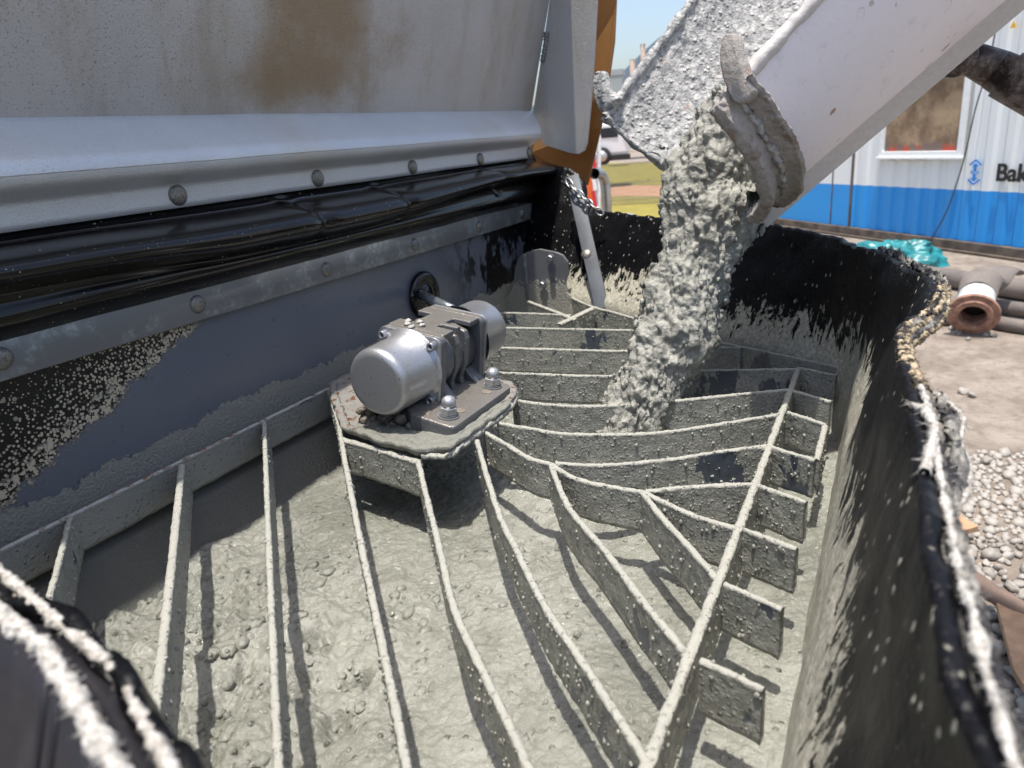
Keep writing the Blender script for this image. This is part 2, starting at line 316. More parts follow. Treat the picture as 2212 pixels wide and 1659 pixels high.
# torn fabric of the rubber edge
n=NT('frayed_fabric',spec=.15); f=n.noise(240,3,.6); n.set('col',n.mix(n.ss(f,.3,.62),(.27,.25,.22),(.52,.505,.475))); n.set('rough',.95); n.set('normal',n.bump(n.noise(350,3),.003)); M['fray']=n.m
n=NT('frayed_tan',spec=.15); f=n.noise(90,4,.6); n.set('col',n.mix(n.ss(f,.4,.6),(.04,.035,.03),(.44,.36,.25))); n.set('rough',.95); n.set('normal',n.bump(n.noise(250,3),.004)); M['fraytan']=n.m
n=NT('dusty_rubber',spec=.3); f=n.noise(20,6,.75); n.set('col',n.mix(n.ss(f,.42,.7),(.018,.018,.022),(.35,.34,.31))); n.set('rough',.75); n.set('normal',n.bump(n.noise(180,4),.003)); M['dusty']=n.m
n=NT('skirt_outside',spec=.4); f=n.noise(12,5,.7); n.set('col',n.mix(n.mul(n.ss(f,.5,.8),.5),(.008,.008,.012),(.06,.05,.06))); n.set('rough',.6); M['outskirt']=n.m
n=NT('brown_sheet',spec=.4); f=n.noise(12,5,.7); n.set('col',n.mix(f,(.20,.105,.035),(.38,.20,.07))); n.set('rough',.45)
M['brown']=n.m
n.inp(n.b.inputs['Subsurface Weight'],.0)
tl=n.N('ShaderNodeBsdfTranslucent',Color=(.55,.30,.11)); ms=n.N('ShaderNodeMixShader'); ms.inputs[0].default_value=.35
n.t.links.new(n.b.outputs[0],ms.inputs[1]); n.t.links.new(tl.outputs[0],ms.inputs[2]); n.t.links.new(ms.outputs[0],n.t.nodes['Material Output'].inputs[0])
# yard
n=NT('yard_dirt',spec=.3); f=n.noise(2.2,8,.7); g=n.noise(14,7,.75); c=n.mix(n.ss(f,.35,.65),(.20,.165,.135),(.32,.275,.23)); c=n.mix(n.mul(n.ss(g,.45,.7),.7),c,(.13,.105,.085))
n.set('col',c); n.set('rough',.85); n.set('normal',n.bump(n.add(g,n.noise(90,4)),.012)); M['ground']=n.m
n=NT('grass_green',spec=.2); f=n.noise(2.5,5,.7); n.set('col',n.mix(f,(.10,.105,.025),(.36,.29,.07))); n.set('rough',.9); M['grass']=n.m
M['pathm']=simple('red_path',(.40,.22,.13),.9,0,.15,2)
n=NT('pebble',spec=.45); f=n.vor(9,out='Color'); oi=n.N('ShaderNodeObjectInfo').outputs['Random']; c=n.mix(oi,(.16,.14,.12),(.36,.325,.28)); 
sn=n.mix(n.ss(n.noise(30,3),.3,.7),c,(.33,.31,.28)); n.set('col',sn); n.set('rough',.6); n.set('normal',n.bump(n.noise(90,3),.002)); M['pebble']=n.m
n=NT('container_paint',spec=.5); x,y,z=n.xyz(); stripe=n.ss(z,-2.345,-2.338)
f=n.noise(3,5,.7,n.pos((1,1,.15))); wh=n.mix(n.ss(f,.5,.8),(.74,.77,.77),(.60,.62,.60)); bl=n.mix(n.noise(2,4),(.015,.25,.66),(.02,.30,.74)); n.set('col',n.mix(stripe,bl,wh)); n.set('rough',.45); M['cont']=n.m
M['cframe']=simple('container_base_steel',(.12,.095,.075),.7,.2,.4,6)
M['pvc']=simple('window_pvc',(.78,.80,.80),.35,0,.05)
M['logo']=simple('logo_blue',(.01,.22,.66),.5,0,.02); M['ink']=simple('lettering_black',(.012,.012,.014),.5,0,.02); M['warn']=simple('warning_yellow',(.75,.42,.02),.5,0,.02)
M['rust']=simple('rust_sill',(.35,.22,.07),.8,0,.4,20)
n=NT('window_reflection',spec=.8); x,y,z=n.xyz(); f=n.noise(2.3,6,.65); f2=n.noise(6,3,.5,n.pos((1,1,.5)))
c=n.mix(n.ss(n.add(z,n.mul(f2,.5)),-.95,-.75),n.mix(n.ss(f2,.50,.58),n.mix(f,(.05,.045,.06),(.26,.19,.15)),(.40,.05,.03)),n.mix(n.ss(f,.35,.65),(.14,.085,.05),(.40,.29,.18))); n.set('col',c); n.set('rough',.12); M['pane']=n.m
M['teal']=simple('teal_plastic',(.015,.17,.19),.4,0,.35,8,.002,8)
n=NT('hose_rubber',spec=.4); f=n.noise(5,6,.7); n.set('col',n.mix(f,(.045,.045,.055),(.24,.20,.165))); n.set('rough',.6); n.set('normal',n.bump(n.noise(60,3),.004)); M['hose']=n.m
M['rustfl']=simple('rusty_flange',(.27,.15,.105),.75,.1,.35,18,.003,60); M['hosew']=simple('white_coupling',(.55,.56,.54),.5,.1,.15,10)
M['cable']=simple('cable_sheath',(.06,.045,.035),.5); M['pipe']=simple('stainless_pipe',(.42,.40,.36),.3,.75,.2,20)
M['wood']=simple('weathered_board',(.34,.21,.12),.85,0,.3,8,.003,60); M['root']=simple('muddy_hose',(.16,.11,.085),.8,0,.3,8)
M['van']=simple('van_white',(.72,.74,.78),.3,0,.05); M['glass']=simple('dark_glass',(.03,.035,.045),.08); M['tyre']=simple('tyre',(.02,.02,.022),.8); M['hub']=simple('hub',(.45,.46,.47),.4,.5)
M['sred']=simple('sign_red',(.65,.02,.02),.5); M['sora']=simple('sign_orange',(.75,.14,.03),.5); M['swhite']=simple('sign_white',(.8,.8,.78),.5)
M['hill']=simple('hill_far',(.20,.25,.30),1,0,.15,.004); M['house']=simple('far_building',(.36,.39,.42),.9,0,.15,.1); M['post']=simple('post_wood',(.34,.27,.22),.8); M['fence']=simple('fence_wire',(.20,.20,.19),.6,.3)
M['carw']=simple('car_silver',(.55,.60,.66),.25,.4,.05)

# ================================================================ HOPPER
HOP=thing('concrete_pump_hopper','open steel hopper of a concrete pump, black torn rubber skirt all round, wet concrete inside','hopper',(2.3,-1.2,-4))
ZL=-1.42
# back wall sheet
mb=MB(); mb.prism([(.15,-2.32,-.43),(.15,-2.32,-1.10),(.15,-2.02,-1.36),(.15,-2.05,-1.40),(.15,-2.36,-1.12),(.15,-2.36,-.43)],(4.7,0,0)); mb.obj('back_wall',M['wall'],HOP,smooth=False)
# plan curves of the skirt: top (rim), grate level, foot
TOP=[(5.0,-2.6,-.14),tuple(atX(1168,366,4.80)),tuple(atX(1212,362,4.78)),tuple(atX(1252,386,4.74)),tuple(atX(1264,430,4.70)),tuple(atX(1290,456,4.62)),(4.16,-1.2,-.5)]
for p in [(1560,478),(1700,490),(1800,512),(1900,540),(1970,575),(2030,605)]: TOP.append(tuple(at(*p,-.5)))
for p in [(2036,645),(1965,700),(1948,745),(1972,800),(1990,850),(2000,900),(2012,960),(2040,1060),(2062,1200),(2100,1330),(2130,1450),(2200,1659)]: TOP.append(tuple(at(*p,-.5)))
TOP+=[(.42,.10,-.5),(.24,-.02,-.52),(.17,-.28,-.54),(.22,-.48,-.52)]
for p in [(390,1659),(330,1600),(250,1500),(180,1420),(100,1345),(0,1290)]: TOP.append(tuple(at(*p,-.5)))
TOP+=[(.42,-1.5,-.5),(.5,-2.3,-.5)]
TOP=np.array(TOP); nT=len(TOP)
def footpt(T,z):  # inner wall plan at grate level (z=-1) and foot
    return T
MID=[];BOT=[]
for T in TOP:
    x,y=T[0],T[1]
    if y<-1.78 and x>4: m=(4.27+(-1.85-y)*.35,min(y,-1.87)); 
    else: m=(x,y)
    # far diagonal from (4.26,-1.89) to (3.07,-.10)
    MID.append(m)
far=[(4.52,-2.6),(4.42,-2.25),(4.36,-2.1),(4.30,-1.95),(4.22,-1.80),(4.1,-1.62),(3.80,-1.17)]
fr2=[(3.60,-.87),(3.36,-.50),(3.16,-.20),(2.98,-.085),(2.75,-.065),(2.50,-.06)]
fr3=[(2.3,-.06),(2.1,-.06),(1.9,-.06),(1.72,-.06),(1.55,-.06),(1.40,-.06),(1.28,-.06),(1.12,-.06),(.95,-.06),(.80,-.06),(.68,-.06),(.56,-.06)]
fr4=[(.42,-.1),(.32,-.2),(.3,-.35),(.33,-.5)]+[(.36,-.62),(.38,-.7),(.4,-.78),(.42,-.88),(.44,-.98),(.46,-1.1)]+[(.5,-1.5),(.6,-2.3)]
MIDP=far+fr2+fr3+fr4; assert len(MIDP)==nT,(len(MIDP),nT)
MID=np.array([(x,y,-1.0) for x,y in MIDP])
cen=np.array([2.3,-1.1])
BOT=np.array([(x+(cen[0]-x)*.06,y-.065 if x>1e-9 and -0.2<y else y+(cen[1]-y)*.07,-1.5) for x,y,_ in MID])
def loft(t,s): # t along, s 0 bottom..1 top
    def c(A): return catA(A,t)
    if s<.35: f=s/.35; return c(BOT)*(1-f)+c(MID)*f
    f=(s-.35)/.65; m=c(MID);T=c(TOP); return m*(1-f)+T*f
_cache={}
def catA(A,t):
    k=(id(A)); P=_cache.get(k)
    if P is None: P=catmull(list(A),1400); _cache[k]=P
    x=t*1399; i=min(int(x),1398); return P[i]*(1-x+i)+P[i+1]*(x-i)
def skf(u,v):
    p=loft(u,v); a=max(0,v-.4)
    q=p+np.array([0,1,0])*a*.05*fb(p,2.2,3,5.)+np.array([1,0,0])*a*.05*fb(p,2.,3,15.)
    return q+.006*np.array([fb(p,9,2,1),fb(p,9,2,2),0])+ (np.array([0,0,.012*fb((p[0],p[1],0),14,3,9.)]) if v>.97 else 0)
mb=MB(); mb.grid(skf,900,60); SK=mb.obj('rubber_skirt',M['skirt'],HOP,solid=-.022)
# bead at the foot of the front wall
mb=MB(); mb.tube([(x,-.135+.004*fb((x,0,0),5),-1.385+.003*fb((x,3,0),9)) for x in np.linspace(.6,3.0,160)],.014,10); mb.obj('foot_bead',M['skirt'],HOP)
# end wall upper body (outside steel lip behind the skirt end)
# torn edges
def fray(name,P,r,mat,hairs,hl,seed,parent,nb=700,lump=.6,bias=(0,0,0)):
    P=catmull(P,nb); mb=MB(); rs=np.random.default_rng(seed)
    n_=12; V=[];
    up=np.array([0,0,1.])
    for k in range(nb):
        t=_n(P[min(k+1,nb-1)]-P[max(k-1,0)]); u=_n(up-t*(up@t)); v=np.cross(t,u)
        for i in range(n_):
            a=2*math.pi*i/n_; d=math.cos(a)*u+math.sin(a)*v
            q=P[k]+d*r; rr=r*(1+lump*fb(q,28,3,seed)+.45*fb(q,75,3,seed)+.25*fb(q,220,2,seed)); V.append(P[k]+d*max(rr,r*.2))
    F=[(j*n_+i,j*n_+(i+1)%n_,(j+1)*n_+(i+1)%n_,(j+1)*n_+i) for j in range(nb-1) for i in range(n_)]
    mb.add(V,F)
    for h in range(hairs):
        k=rs.integers(1,nb-1); t=_n(P[k+1]-P[k-1]); d=rs.normal(size=3)+np.array(bias)+t*rs.normal()*.8; d=_n(d); L=hl*(.4+rs.random()**2*1.6)
        b=P[k]+d*r*.6; c=rs.normal(size=3)*.35+np.array([0,0,-.25]); w=r*.02+.00055
        mb.tube([b,b+d*L*.5+c*L*.15,b+d*L+c*L*.5],[w,w*.8,w*.2],4,False)
    return mb.obj(name,mat,parent)
def tpx(L,z=-.5,off=(0,0,0)): return [tuple(at(*p,z)+np.array(off)) for p in L]
EI=[(1905,545),(1965,575),(2012,600),(2028,622),(2016,655),(1985,685),(1955,705),(1942,735),(1952,775),(1975,822),(1990,850),(2000,900),(2010,960),(2030,1060),(2044,1130),(2054,1200),(2074,1270),(2094,1330),(2116,1450),(2146,1540),(2180,1659),(2215,1760)]
EO=[(1915,538),(1975,566),(2024,592),(2046,620),(2046,665),(2030,700),(1992,725),(1968,750),(1975,785),(1996,828),(2005,850),(2018,900),(2030,955),(2052,1060),(2070,1130),(2086,1200),(2106,1270),(2126,1330),(2156,1450),(2190,1540),(2232,1659),(2270,1760)]
NE=500
PI_=catmull([at(*p,-.5) for p in EI],NE); PO_=catmull([at(*p,-.505) for p in EO],NE)
def rib(u,v):
    k=int(round(u*(NE-1))); p=PI_[k]*(1-v)+PO_[k]*v; w_=np.linalg.norm(PO_[k]-PI_[k])
    return p+np.array([0,0,.10*w_*math.sin(v*9.4)+.25*w_*fb(p,30,3,2)+.12*w_*fb(p,90,2,3)])
mb=MB(); mb.grid(rib,NE,16); mb.obj('cut_edge',M['dusty'],HOP,solid=.02)
def lay(v,k0,k1,dz=0): return [tuple(PI_[k]*(1-v)+PO_[k]*v+np.array([0,0,dz])) for k in range(k0,k1,3)]
kk=lambda f:int(f*NE)
fray('torn_layer',lay(.06,kk(.14),kk(.47),.002),.0058,M['fraytan'],1500,.007,3,HOP,600,lump=.8)
fray('torn_layer',lay(.55,kk(.14),kk(.47),.004),.0062,M['fraytan'],1500,.007,4,HOP,600,lump=.8)
fray('torn_layer',lay(.98,kk(.12),kk(.47),-.002),.0052,M['fraytan'],1400,.009,14,HOP,600,lump=.8)
fray('torn_layer',lay(.22,kk(.46),NE,.004),.0046,M['fray'],1500,.005,5,HOP,700,lump=1.2)
fray('torn_layer',lay(.90,kk(.46),NE,-.002),.0040,M['dusty'],1600,.006,6,HOP,600,lump=1.)
fray('torn_edge',tpx([(-160,1110),(-60,1225),(0,1290),(60,1340),(120,1385),(170,1450),(215,1530),(265,1610),(300,1659),(360,1760)],-.47,(-.012,-.006,0)),.0092,M['fray'],1700,.006,7,HOP)
fray('torn_edge',tpx([(-60,1190),(40,1268),(120,1340),(190,1395),(250,1455),(300,1540),(340,1610),(385,1690),(420,1760)],-.5),.0066,M['fray'],1400,.005,8,HOP)
# black layer between the two torn edges and outer skirt hanging outside (near the camera)
P1=catmull(tpx([(-160,1110),(-60,1225),(0,1290),(60,1340),(120,1385),(170,1450),(215,1530),(265,1610),(300,1659),(360,1760)],-.47,(-.012,-.006,0)),80)
P2=catmull(tpx([(-60,1190),(40,1268),(120,1340),(190,1395),(250,1455),(300,1540),(340,1610),(385,1690),(420,1760)],-.5),80)
mb=MB(); mb.grid(lambda u,v:P1[min(int(u*79),79)]*(1-v)+P2[min(int(u*79),79)]*v-np.array([0,0,.03*math.sin(v*math.pi)+.01]),80,8); mb.obj('folded_layer',M['outskirt'],HOP,solid=.008)
mb=MB(); mb.grid(lambda u,v:P1[min(int(u*79),79)]+np.array([-.16*v,-.02*v,-.4*v-.006]),80,10); mb.obj('outer_skirt',M['outskirt'],HOP,solid=.01)
# loose folded textile outside the far right of the rim
FL=[(2018,850),(2050,870),(2080,905),(2075,950),(2092,1000),(2096,1040),(2080,1080),(2050,1125),(2042,1060),(2048,1000),(2052,940),(2030,890)]
mb=MB(); c0=np.mean([at(*p,-.53) for p in FL],axis=0)
Pf=catmull([at(*p,-.55+.02*math.sin(i)) for i,p in enumerate(FL+[FL[0]])],120)
mb.grid(lambda u,v:(lambda q:q+np.array([0,0,.02*fb(q,18,3,4)]))(c0*(1-v)+Pf[int(u*119)]*v),120,20); mb.obj('loose_flap',M['dusty'],HOP,solid=.012)
fray('flap_edge',[tuple(p) for p in Pf],.0035,M['fray'],500,.014,9,HOP,400)
fray('torn_edge',tpx([(1968,872),(1985,880),(2003,893),(2014,915),(2018,945),(2006,985),(2000,1020)],-.49),.0065,M['fray'],160,.012,10,HOP,300,bias=(-.6,-.8,0))
# clamp strip with rivets on the back wall
mb=MB(); mb.box((2.55,-2.302,-.482),(2.13,.014,.062)); STRIP=mb.obj('clamp_strip',M['strip'],HOP,bevel=.004)
def rivet(P,ax,r,parent,name='rivet',mat=None,flat=.5):
    mb=MB(); prof=[(0,r*1.02),(r*.06,r)]+[(r*flat*math.sin(a),r*math.cos(a)) for a in np.linspace(.15,1.5,7)]
    mb.lathe(P,ax,prof,20); return mb.obj(name,mat or M['rivet'],parent)
for (u,v) in [(3,775),(427,657),(705,582),(896,528),(1035,490),(1128,462)]: rivet(atY(u,v,-2.288),(0,1,0),.034,STRIP)
# rubber roll between wall and flap
def roll(u,v):
    x=.1+4.72*u
    w1=.028*math.sin(x*1.7+.6)+.010*fb((x,0,0),1.2,1,3.)
    prof=[(-2.36,-.06),(-2.325,-.12),(-2.30,-.165),(-2.24,-.18+w1*.4),(-2.135,-.215+w1*.6),(-2.125,-.25+w1),(-2.225,-.29+w1*1.1),(-2.245,-.325+w1*.7),(-2.235,-.36),(-2.27,-.40),(-2.325,-.44)]
    t=v*(len(prof)-1);i=min(int(t),len(prof)-2);f=t-i; q_=[np.array(prof[min(max(i+d,0),len(prof)-1)]) for d in (-1,0,1,2)]; y,z=.5*((2*q_[1])+(q_[2]-q_[0])*f+(2*q_[0]-5*q_[1]+4*q_[2]-q_[3])*f*f+(3*q_[1]-q_[0]-3*q_[2]+q_[3])*f**3)
    k=0
    for xc,s in ((2.35,1),(2.98,-1),(4.05,1)): k+=.028*math.exp(-((x-xc+(z+.25)*.6)/.045)**2)*math.exp(-((z+.24)/.07)**2)
    return (x,y+.006*fb((x*.6,y,z*4),2,2)-k,z+.004*fb((x*.6,0,z*2),3,2))
mb=MB(); mb.grid(roll,420,70); mb.obj('rubber_seal',M['rubber'],HOP,solid=.012)
# grommet where the conduit passes through
G=atY(915,637,-2.31); mb=MB(); mb.lathe(G,(0,1,0),[(0,.135),(.012,.135),(.03,.118),(.034,.10),(.02,.085),(.018,.05),(.03,.045),(.03,.0)],48,cap=False); mb.obj('grommet',M['grom'],HOP)
# strap on the end of the skirt
sa,sb=np.array(atX(1236,380,4.50)),np.array(atX(1301,668,4.0)); dd=sb-sa
def strap(a,b,w,t):
    ax=_n(b-a); nrm=_n((-1,.25,.25)-ax*(np.array((-1,.25,.25))@ax)); sd=np.cross(ax,nrm); mb=MB(); mb.box((a+b)/2,(np.linalg.norm(b-a)/2,w,t),(ax,sd,nrm)); return mb,nrm,sd
mb,sn,sd=strap(sa,sb,.044,.011); STR=mb.obj('strap',M['strapm'],HOP,bevel=.004)
sn=sn if sn[0]<0 else -sn
rivet(atX(1268,551,4.20)+sn*.012,sn,.036,STR); RV=atX(1229,397,4.45)+sn*.012; rivet(RV,sn,.03,STR,flat=.9)
# grate-side edge band left of strap: pale vertical edge
a,b=atX(1150,480,4.72),atX(1135,545,4.66); mb=MB(); mb.tube([a,b],.02,10); mb.obj('edge_pipe',M['strip'],HOP)
for u,v in [(1140,541),(1175,558),(1203,560)]: pass

# ================================================================ CONCRETE
def liq(x,y):
    zb=-1.30+.055*max(0,min(1,(y+1.0)/.9))
    rough=max(0,min(1,(1.75-x)/.7))*max(0,min(1,(-.9-y)/.5))
    p=(x,y,0)
    z=zb+.009*fb(p,5,4,1)+.0045*fb(p,17,4,2)+.0035*fb(p,55,4,8)+.006*max(0,.30-vor(p,22,7.))*2-.008*max(0,.16-vor(p,13,4.))*4
    z+=rough*(.045*fb(p,6,4,3)+.03*abs(fb(p,11,3,6))-.012+.03*max(0,.38-vor(p,11,2.))*2)
    c=vor(p,16,3.); z+=(.004+.012*rough)*max(0,.5-c)
    # heap below the stream
    d2=((x-2.62)/.42)**2+((y+.95)/.36)**2; h=math.exp(-d2)
    z+=h*(.12+.05*fb(p,12,4,5)+.05*(.6-vor(p,20,1.)))
    # torn pocket
    for cx,cy,r in ((1.03,-1.30,.07),(1.12,-1.18,.05),(.98,-1.12,.05),(1.2,-1.37,.04)):
        q=((x-cx)**2+(y-cy)**2)/r**2
        z-=.08*math.exp(-q*1.5)*(1+.9*fb(p,16,3,7))
    return z
xs=np.concatenate([np.linspace(.45,1.9,420),np.linspace(1.91,4.45,340)]); ys=np.linspace(-2.32,-.10,430)
V=[(x,y,liq(x,y)) for x in xs for y in ys]; ny=len(ys)
F=[(i*ny+j,(i+1)*ny+j,(i+1)*ny+j+1,i*ny+j+1) for i in range(len(xs)-1) for j in range(ny-1)]
obj('wet_concrete',V,F,M['liquid'],label='grey-green wet concrete filling the hopper below the grate',cat='concrete',kind='stuff')
mb=MB()
for k in range(900):
    x=.7+2.2*rng.random()**1.2; y=-2.05+1.85*rng.random(); r=.005+.011*rng.random()**2.2
    if x<1.5 and y<-1.0: r*=1.5
    mb.ball((x,y,liq(x,y)-r*.25),r,(1+.5*rng.random(),1,.75),5,.5,k)
mb.obj('aggregate_stones',M['liquid'],label='small mortar-coated stones poking out of the wet concrete surface',cat='gravel',kind='stuff')
# ================================================================ GRATE
GR=thing('hopper_grate','welded fan-shaped safety grate of flat bars coated in dried concrete','grate',(2.3,-1.2,-1.13))
BH=.13
def barmesh(P,h=BH,th=.0088,n=None,zt=0.,bead=1.0,seed=0,slump=0.):
    P=np.array([(p[0],p[1]) for p in P]); L=np.linalg.norm(np.diff(P,axis=0),axis=1).sum()
    n=n or max(8,int(L/.0085)); Q=catmull([(*p,0) for p in P],n)[:,:2]
    prof=[]  # (offset, z)
    m=12
    for k in range(m+1): prof.append((-1,-h+(h-.008)*k/m))
    for a in np.linspace(math.pi,0,7)[0:]: prof.append((math.cos(a)*1.04,(-.006+.008*math.sin(a))))
    for k in range(m,-1,-1): prof.append((1,-h+(h-.008)*k/m))
    V=[];K=len(prof)
    for i in range(n):
        t=Q[min(i+1,n-1)]-Q[max(i-1,0)]; t=t/np.linalg.norm(t); nm=np.array([-t[1],t[0]])
        for (o,z) in prof:
            s=np.sign(o) if abs(o)>.2 else 0
            q=np.array([Q[i][0],Q[i][1],-1+z])+np.array([nm[0],nm[1],0])*o*th
            top=1 if z>-.012 else 0
            a=.0022*fb(q,40,3,seed)+.0035*max(0,.28-vor(q,34,seed))*2*(1 if not top else .6)
            d=np.array([nm[0]*o,nm[1]*o,0]); 
            q=q+d*a*bead+np.array([0,0,(.0016*fb(q,45,3,seed+3)+.0022*fb(q,120,2,seed)) *bead])*top
            if z<=-h+.001: q=q+np.array([0,0,.004*fb(q,24,3,seed+5)])
            q[2]+=zt; V.append(q)
    F=[(i*K+j,i*K+(j+1)%K,(i+1)*K+(j+1)%K,(i+1)*K+j) for i in range(n-1) for j in range(K)]
    F+=[tuple(range(K)),tuple((n-1)*K+i for i in range(K))[::-1]]
    return V,F
cnt=[0]
def bar(name,P,mat=None,px=True,parent=None,**k):
    if px: P=[at(*p,-1.) for p in P]
    cnt[0]+=1; V,F=barmesh(P,seed=cnt[0]*3.1,**k)
    if mat is not M['backbar']:
        mb=MB(); mb.V=list(map(tuple,V)); mb.F=list(F); Q=interp([(p[0],p[1]) for p in P],60); Ln=np.linalg.norm(np.diff(Q,axis=0),axis=1).sum(); th=k.get('th',.0088); Qc=catmull([(p[0],p[1],0) for p in P],200)
        for j in range(int(Ln*150)):
            i=int(rng.integers(0,199)); c=Qc[i]+(Qc[i+1]-Qc[i])*rng.random(); t=Qc[i+1]-Qc[i]; t=t/max(1e-9,np.linalg.norm(t)); nm=np.array([-t[1],t[0],0]); r=.0022+.0042*rng.random()**2.5
            if rng.random()<.2: mb.ball(c+nm*th*rng.uniform(-1.1,1.1)+np.array([0,0,-1.0]),r*.7,(1.2,1,.8),4,.6,j)
            else: mb.ball(c+nm*th*(1.05 if rng.random()<.5 else -1.05)+np.array([0,0,-1.0-.012-(BH-.02)*rng.random()]),r,(1,1,1.3),4,.6,j)
        V,F=mb.V,mb.F
    return obj(name,V,F,mat or M['bar'],parent or GR)
W=lambda x,y:(x,y,-1)
bar('frame_bar',[W(.35,-2.235),W(1.1,-2.235),W(2.2,-2.235),W(2.42,-2.228)],M['backbar'],px=False,th=.012,bead=.4)
bar('frame_bar',[W(2.42,-2.228),W(3.95,-2.228)],M['backbar'],px=False,th=.012,bead=.4)
bar('spine_bar',[W(.45,-.294),W(1.6,-.294),W(3.04,-.302)],M['spine'],px=False,th=.0115,bead=1.4)
bar('grate_bar',[(152,1110),(105,1290),(40,1500)])
bar('grate_bar',[(392,1003),(365,1260),(335,1520),(322,1640)],th=.0115)
bar('grate_bar',[(570,910),(584,1280),(600,1659),(610,1800)],th=.0088)
bar('grate_bar',[(710,842),(729,905),(737,950),(765,1100),(806,1300),(848,1500),(880,1659),(905,1780)],th=.0092)
bar('grate_bar',[(903,995),(926,1092),(944,1160),(976,1297),(1016,1392),(1078,1519),(1143,1659),(1200,1780)],th=.0092)
bar('grate_bar',[(1030,950),(1072,1092),(1116,1187),(1177,1307),(1239,1399),(1307,1502),(1362,1587),(1400,1648)],th=.0092)
bar('grate_bar',[(1190,1002),(1228,1092),(1307,1187),(1390,1297),(1450,1368),(1488,1422)],th=.0095)
bar('grate_bar',[(1388,1062),(1430,1115),(1490,1180),(1548,1248)],th=.0095)
bar('cross_bar',[(1048,932),(1100,962),(1145,988),(1190,1000)],th=.0095)
bar('cross_bar',[(1190,1000),(1240,1030),(1310,1048),(1388,1060)],th=.0095)
bar('cross_bar',[(1388,1060),(1440,1085),(1510,1115),(1598,1141)],th=.0095)
bar('cross_bar',[(1200,998),(1300,1003),(1450,990),(1570,972),(1656,961)])
bar('cross_bar',[(1395,1060),(1500,1049),(1632,1044)])
bar('cross_bar',[(1076,912),(1150,925),(1230,936),(1400,935),(1560,914),(1684,893)])
bar('cross_bar',[(1108,862),(1180,872),(1280,876),(1440,866),(1580,852),(1706,840)])
bar('cross_bar',[W(2.62,-2.2),tuple(at(1060,803)),tuple(at(1305,811)),tuple(at(1460,801)),tuple(at(1722,796))],px=False)
bar('cross_bar',[W(3.0,-2.2),tuple(at(1075,750)),tuple(at(1345,757)),tuple(at(1500,750)),tuple(at(1600,750))],px=False)
bar('cross_bar',[W(3.38,-2.2),tuple(at(1085,707)),tuple(at(1345,712)),tuple(at(1452,713))],px=False)
bar('cross_bar',[W(3.70,-2.2),tuple(at(1100,675)),tuple(at(1235,680))],px=False)
bar('frame_bar',[tuple(at(1232,641)),tuple(at(1279,661)),tuple(at(1345,679)),tuple(at(1504,726)),tuple(at(1670,762)),tuple(at(1836,797))],M['stub'],px=False)
bar('brace_bar',[tuple(at(1142,650)),tuple(at(1200,672)),tuple(at(1245,690))],px=False,th=.014)
bar('brace_bar',[tuple(at(1205,700)),tuple(at(1280,664))],px=False,th=.02)
for a,b in [((1724,793),(1808,810)),((1714,843),(1797,867)),((1702,889),(1784,916)),((1665,964),(1762,993)),((1638,1046),(1742,1084)),((1608,1142),(1722,1184)),((1565,1259),(1691,1314)),((1514,1423),(1650,1487))]:
    bar('stub_bar',[at(*a),at(*b)],M['stub'],px=False,n=26,th=.008)
bar('stub_bar',[(1340,1790),(1560,1900)],M['stub'],th=.012)
bar('end_bar',[(1782,918),(1764,992)],M['stub'],th=.010)
# mounting plate and the bars carrying it
bar('plate_bar',[(736,944),(822,968),(905,994)],M['plate'],th=.014,zt=-.004)
PL=[(2.157,-2.07),(1.885,-1.777),(1.82,-1.571),(1.79,-1.383),(1.838,-1.28),(2.0,-1.272),(2.235,-1.270),(2.404,-1.315),(2.49,-1.38),(2.60,-1.8),(2.6,-2.2),(2.3,-2.2)]
def platef(i,j):
    pass
cc=np.mean(PL,axis=0); ring=interp([(*p,0) for p in PL+[PL[0]]],240)[:,:2]
def pf(u,v):
    q=cc*(1-v)+ring[int(round(u*239))%239]*v; z=-.992+.006*fb((q[0],q[1],0),20,4,2)+.010*max(0,fb((q[0],q[1],4),9,4,5))*(1 if q[0]<2.05 else .3)
    if v>.95: z+=.004*(1-abs(v-.975)/.025)
    return (q[0],q[1],z)
mb=MB(); mb.grid(pf,239,70,True); mb.obj('mounting_plate',M['mplate'],GR,solid=.028)
mb=MB(); rr=catmull([(1.80,-1.37,-.995),(1.838,-1.282,-.995),(2.0,-1.275,-.992),(2.235,-1.272,-.99),(2.404,-1.318,-.99),(2.48,-1.375,-.99)],160)
V=[];
for k in range(160):
    t=_n(rr[min(k+1,159)]-rr[max(k-1,0)]); u=np.array([0,0,1.]); v=np.cross(t,u)
    for i in range(12):
        a=2*math.pi*i/12; d=math.cos(a)*u+math.sin(a)*v; q=rr[k]+d*.02; V.append(rr[k]+d*(.013+.008*fb(q,25,3,1)+.004*fb(q,80,2,2)))
mb.add(V,[(j*12+i,j*12+(i+1)%12,(j+1)*12+(i+1)%12,(j+1)*12+i) for j in range(159) for i in range(12)]); mb.obj('crust_bead',M['spine'],GR)
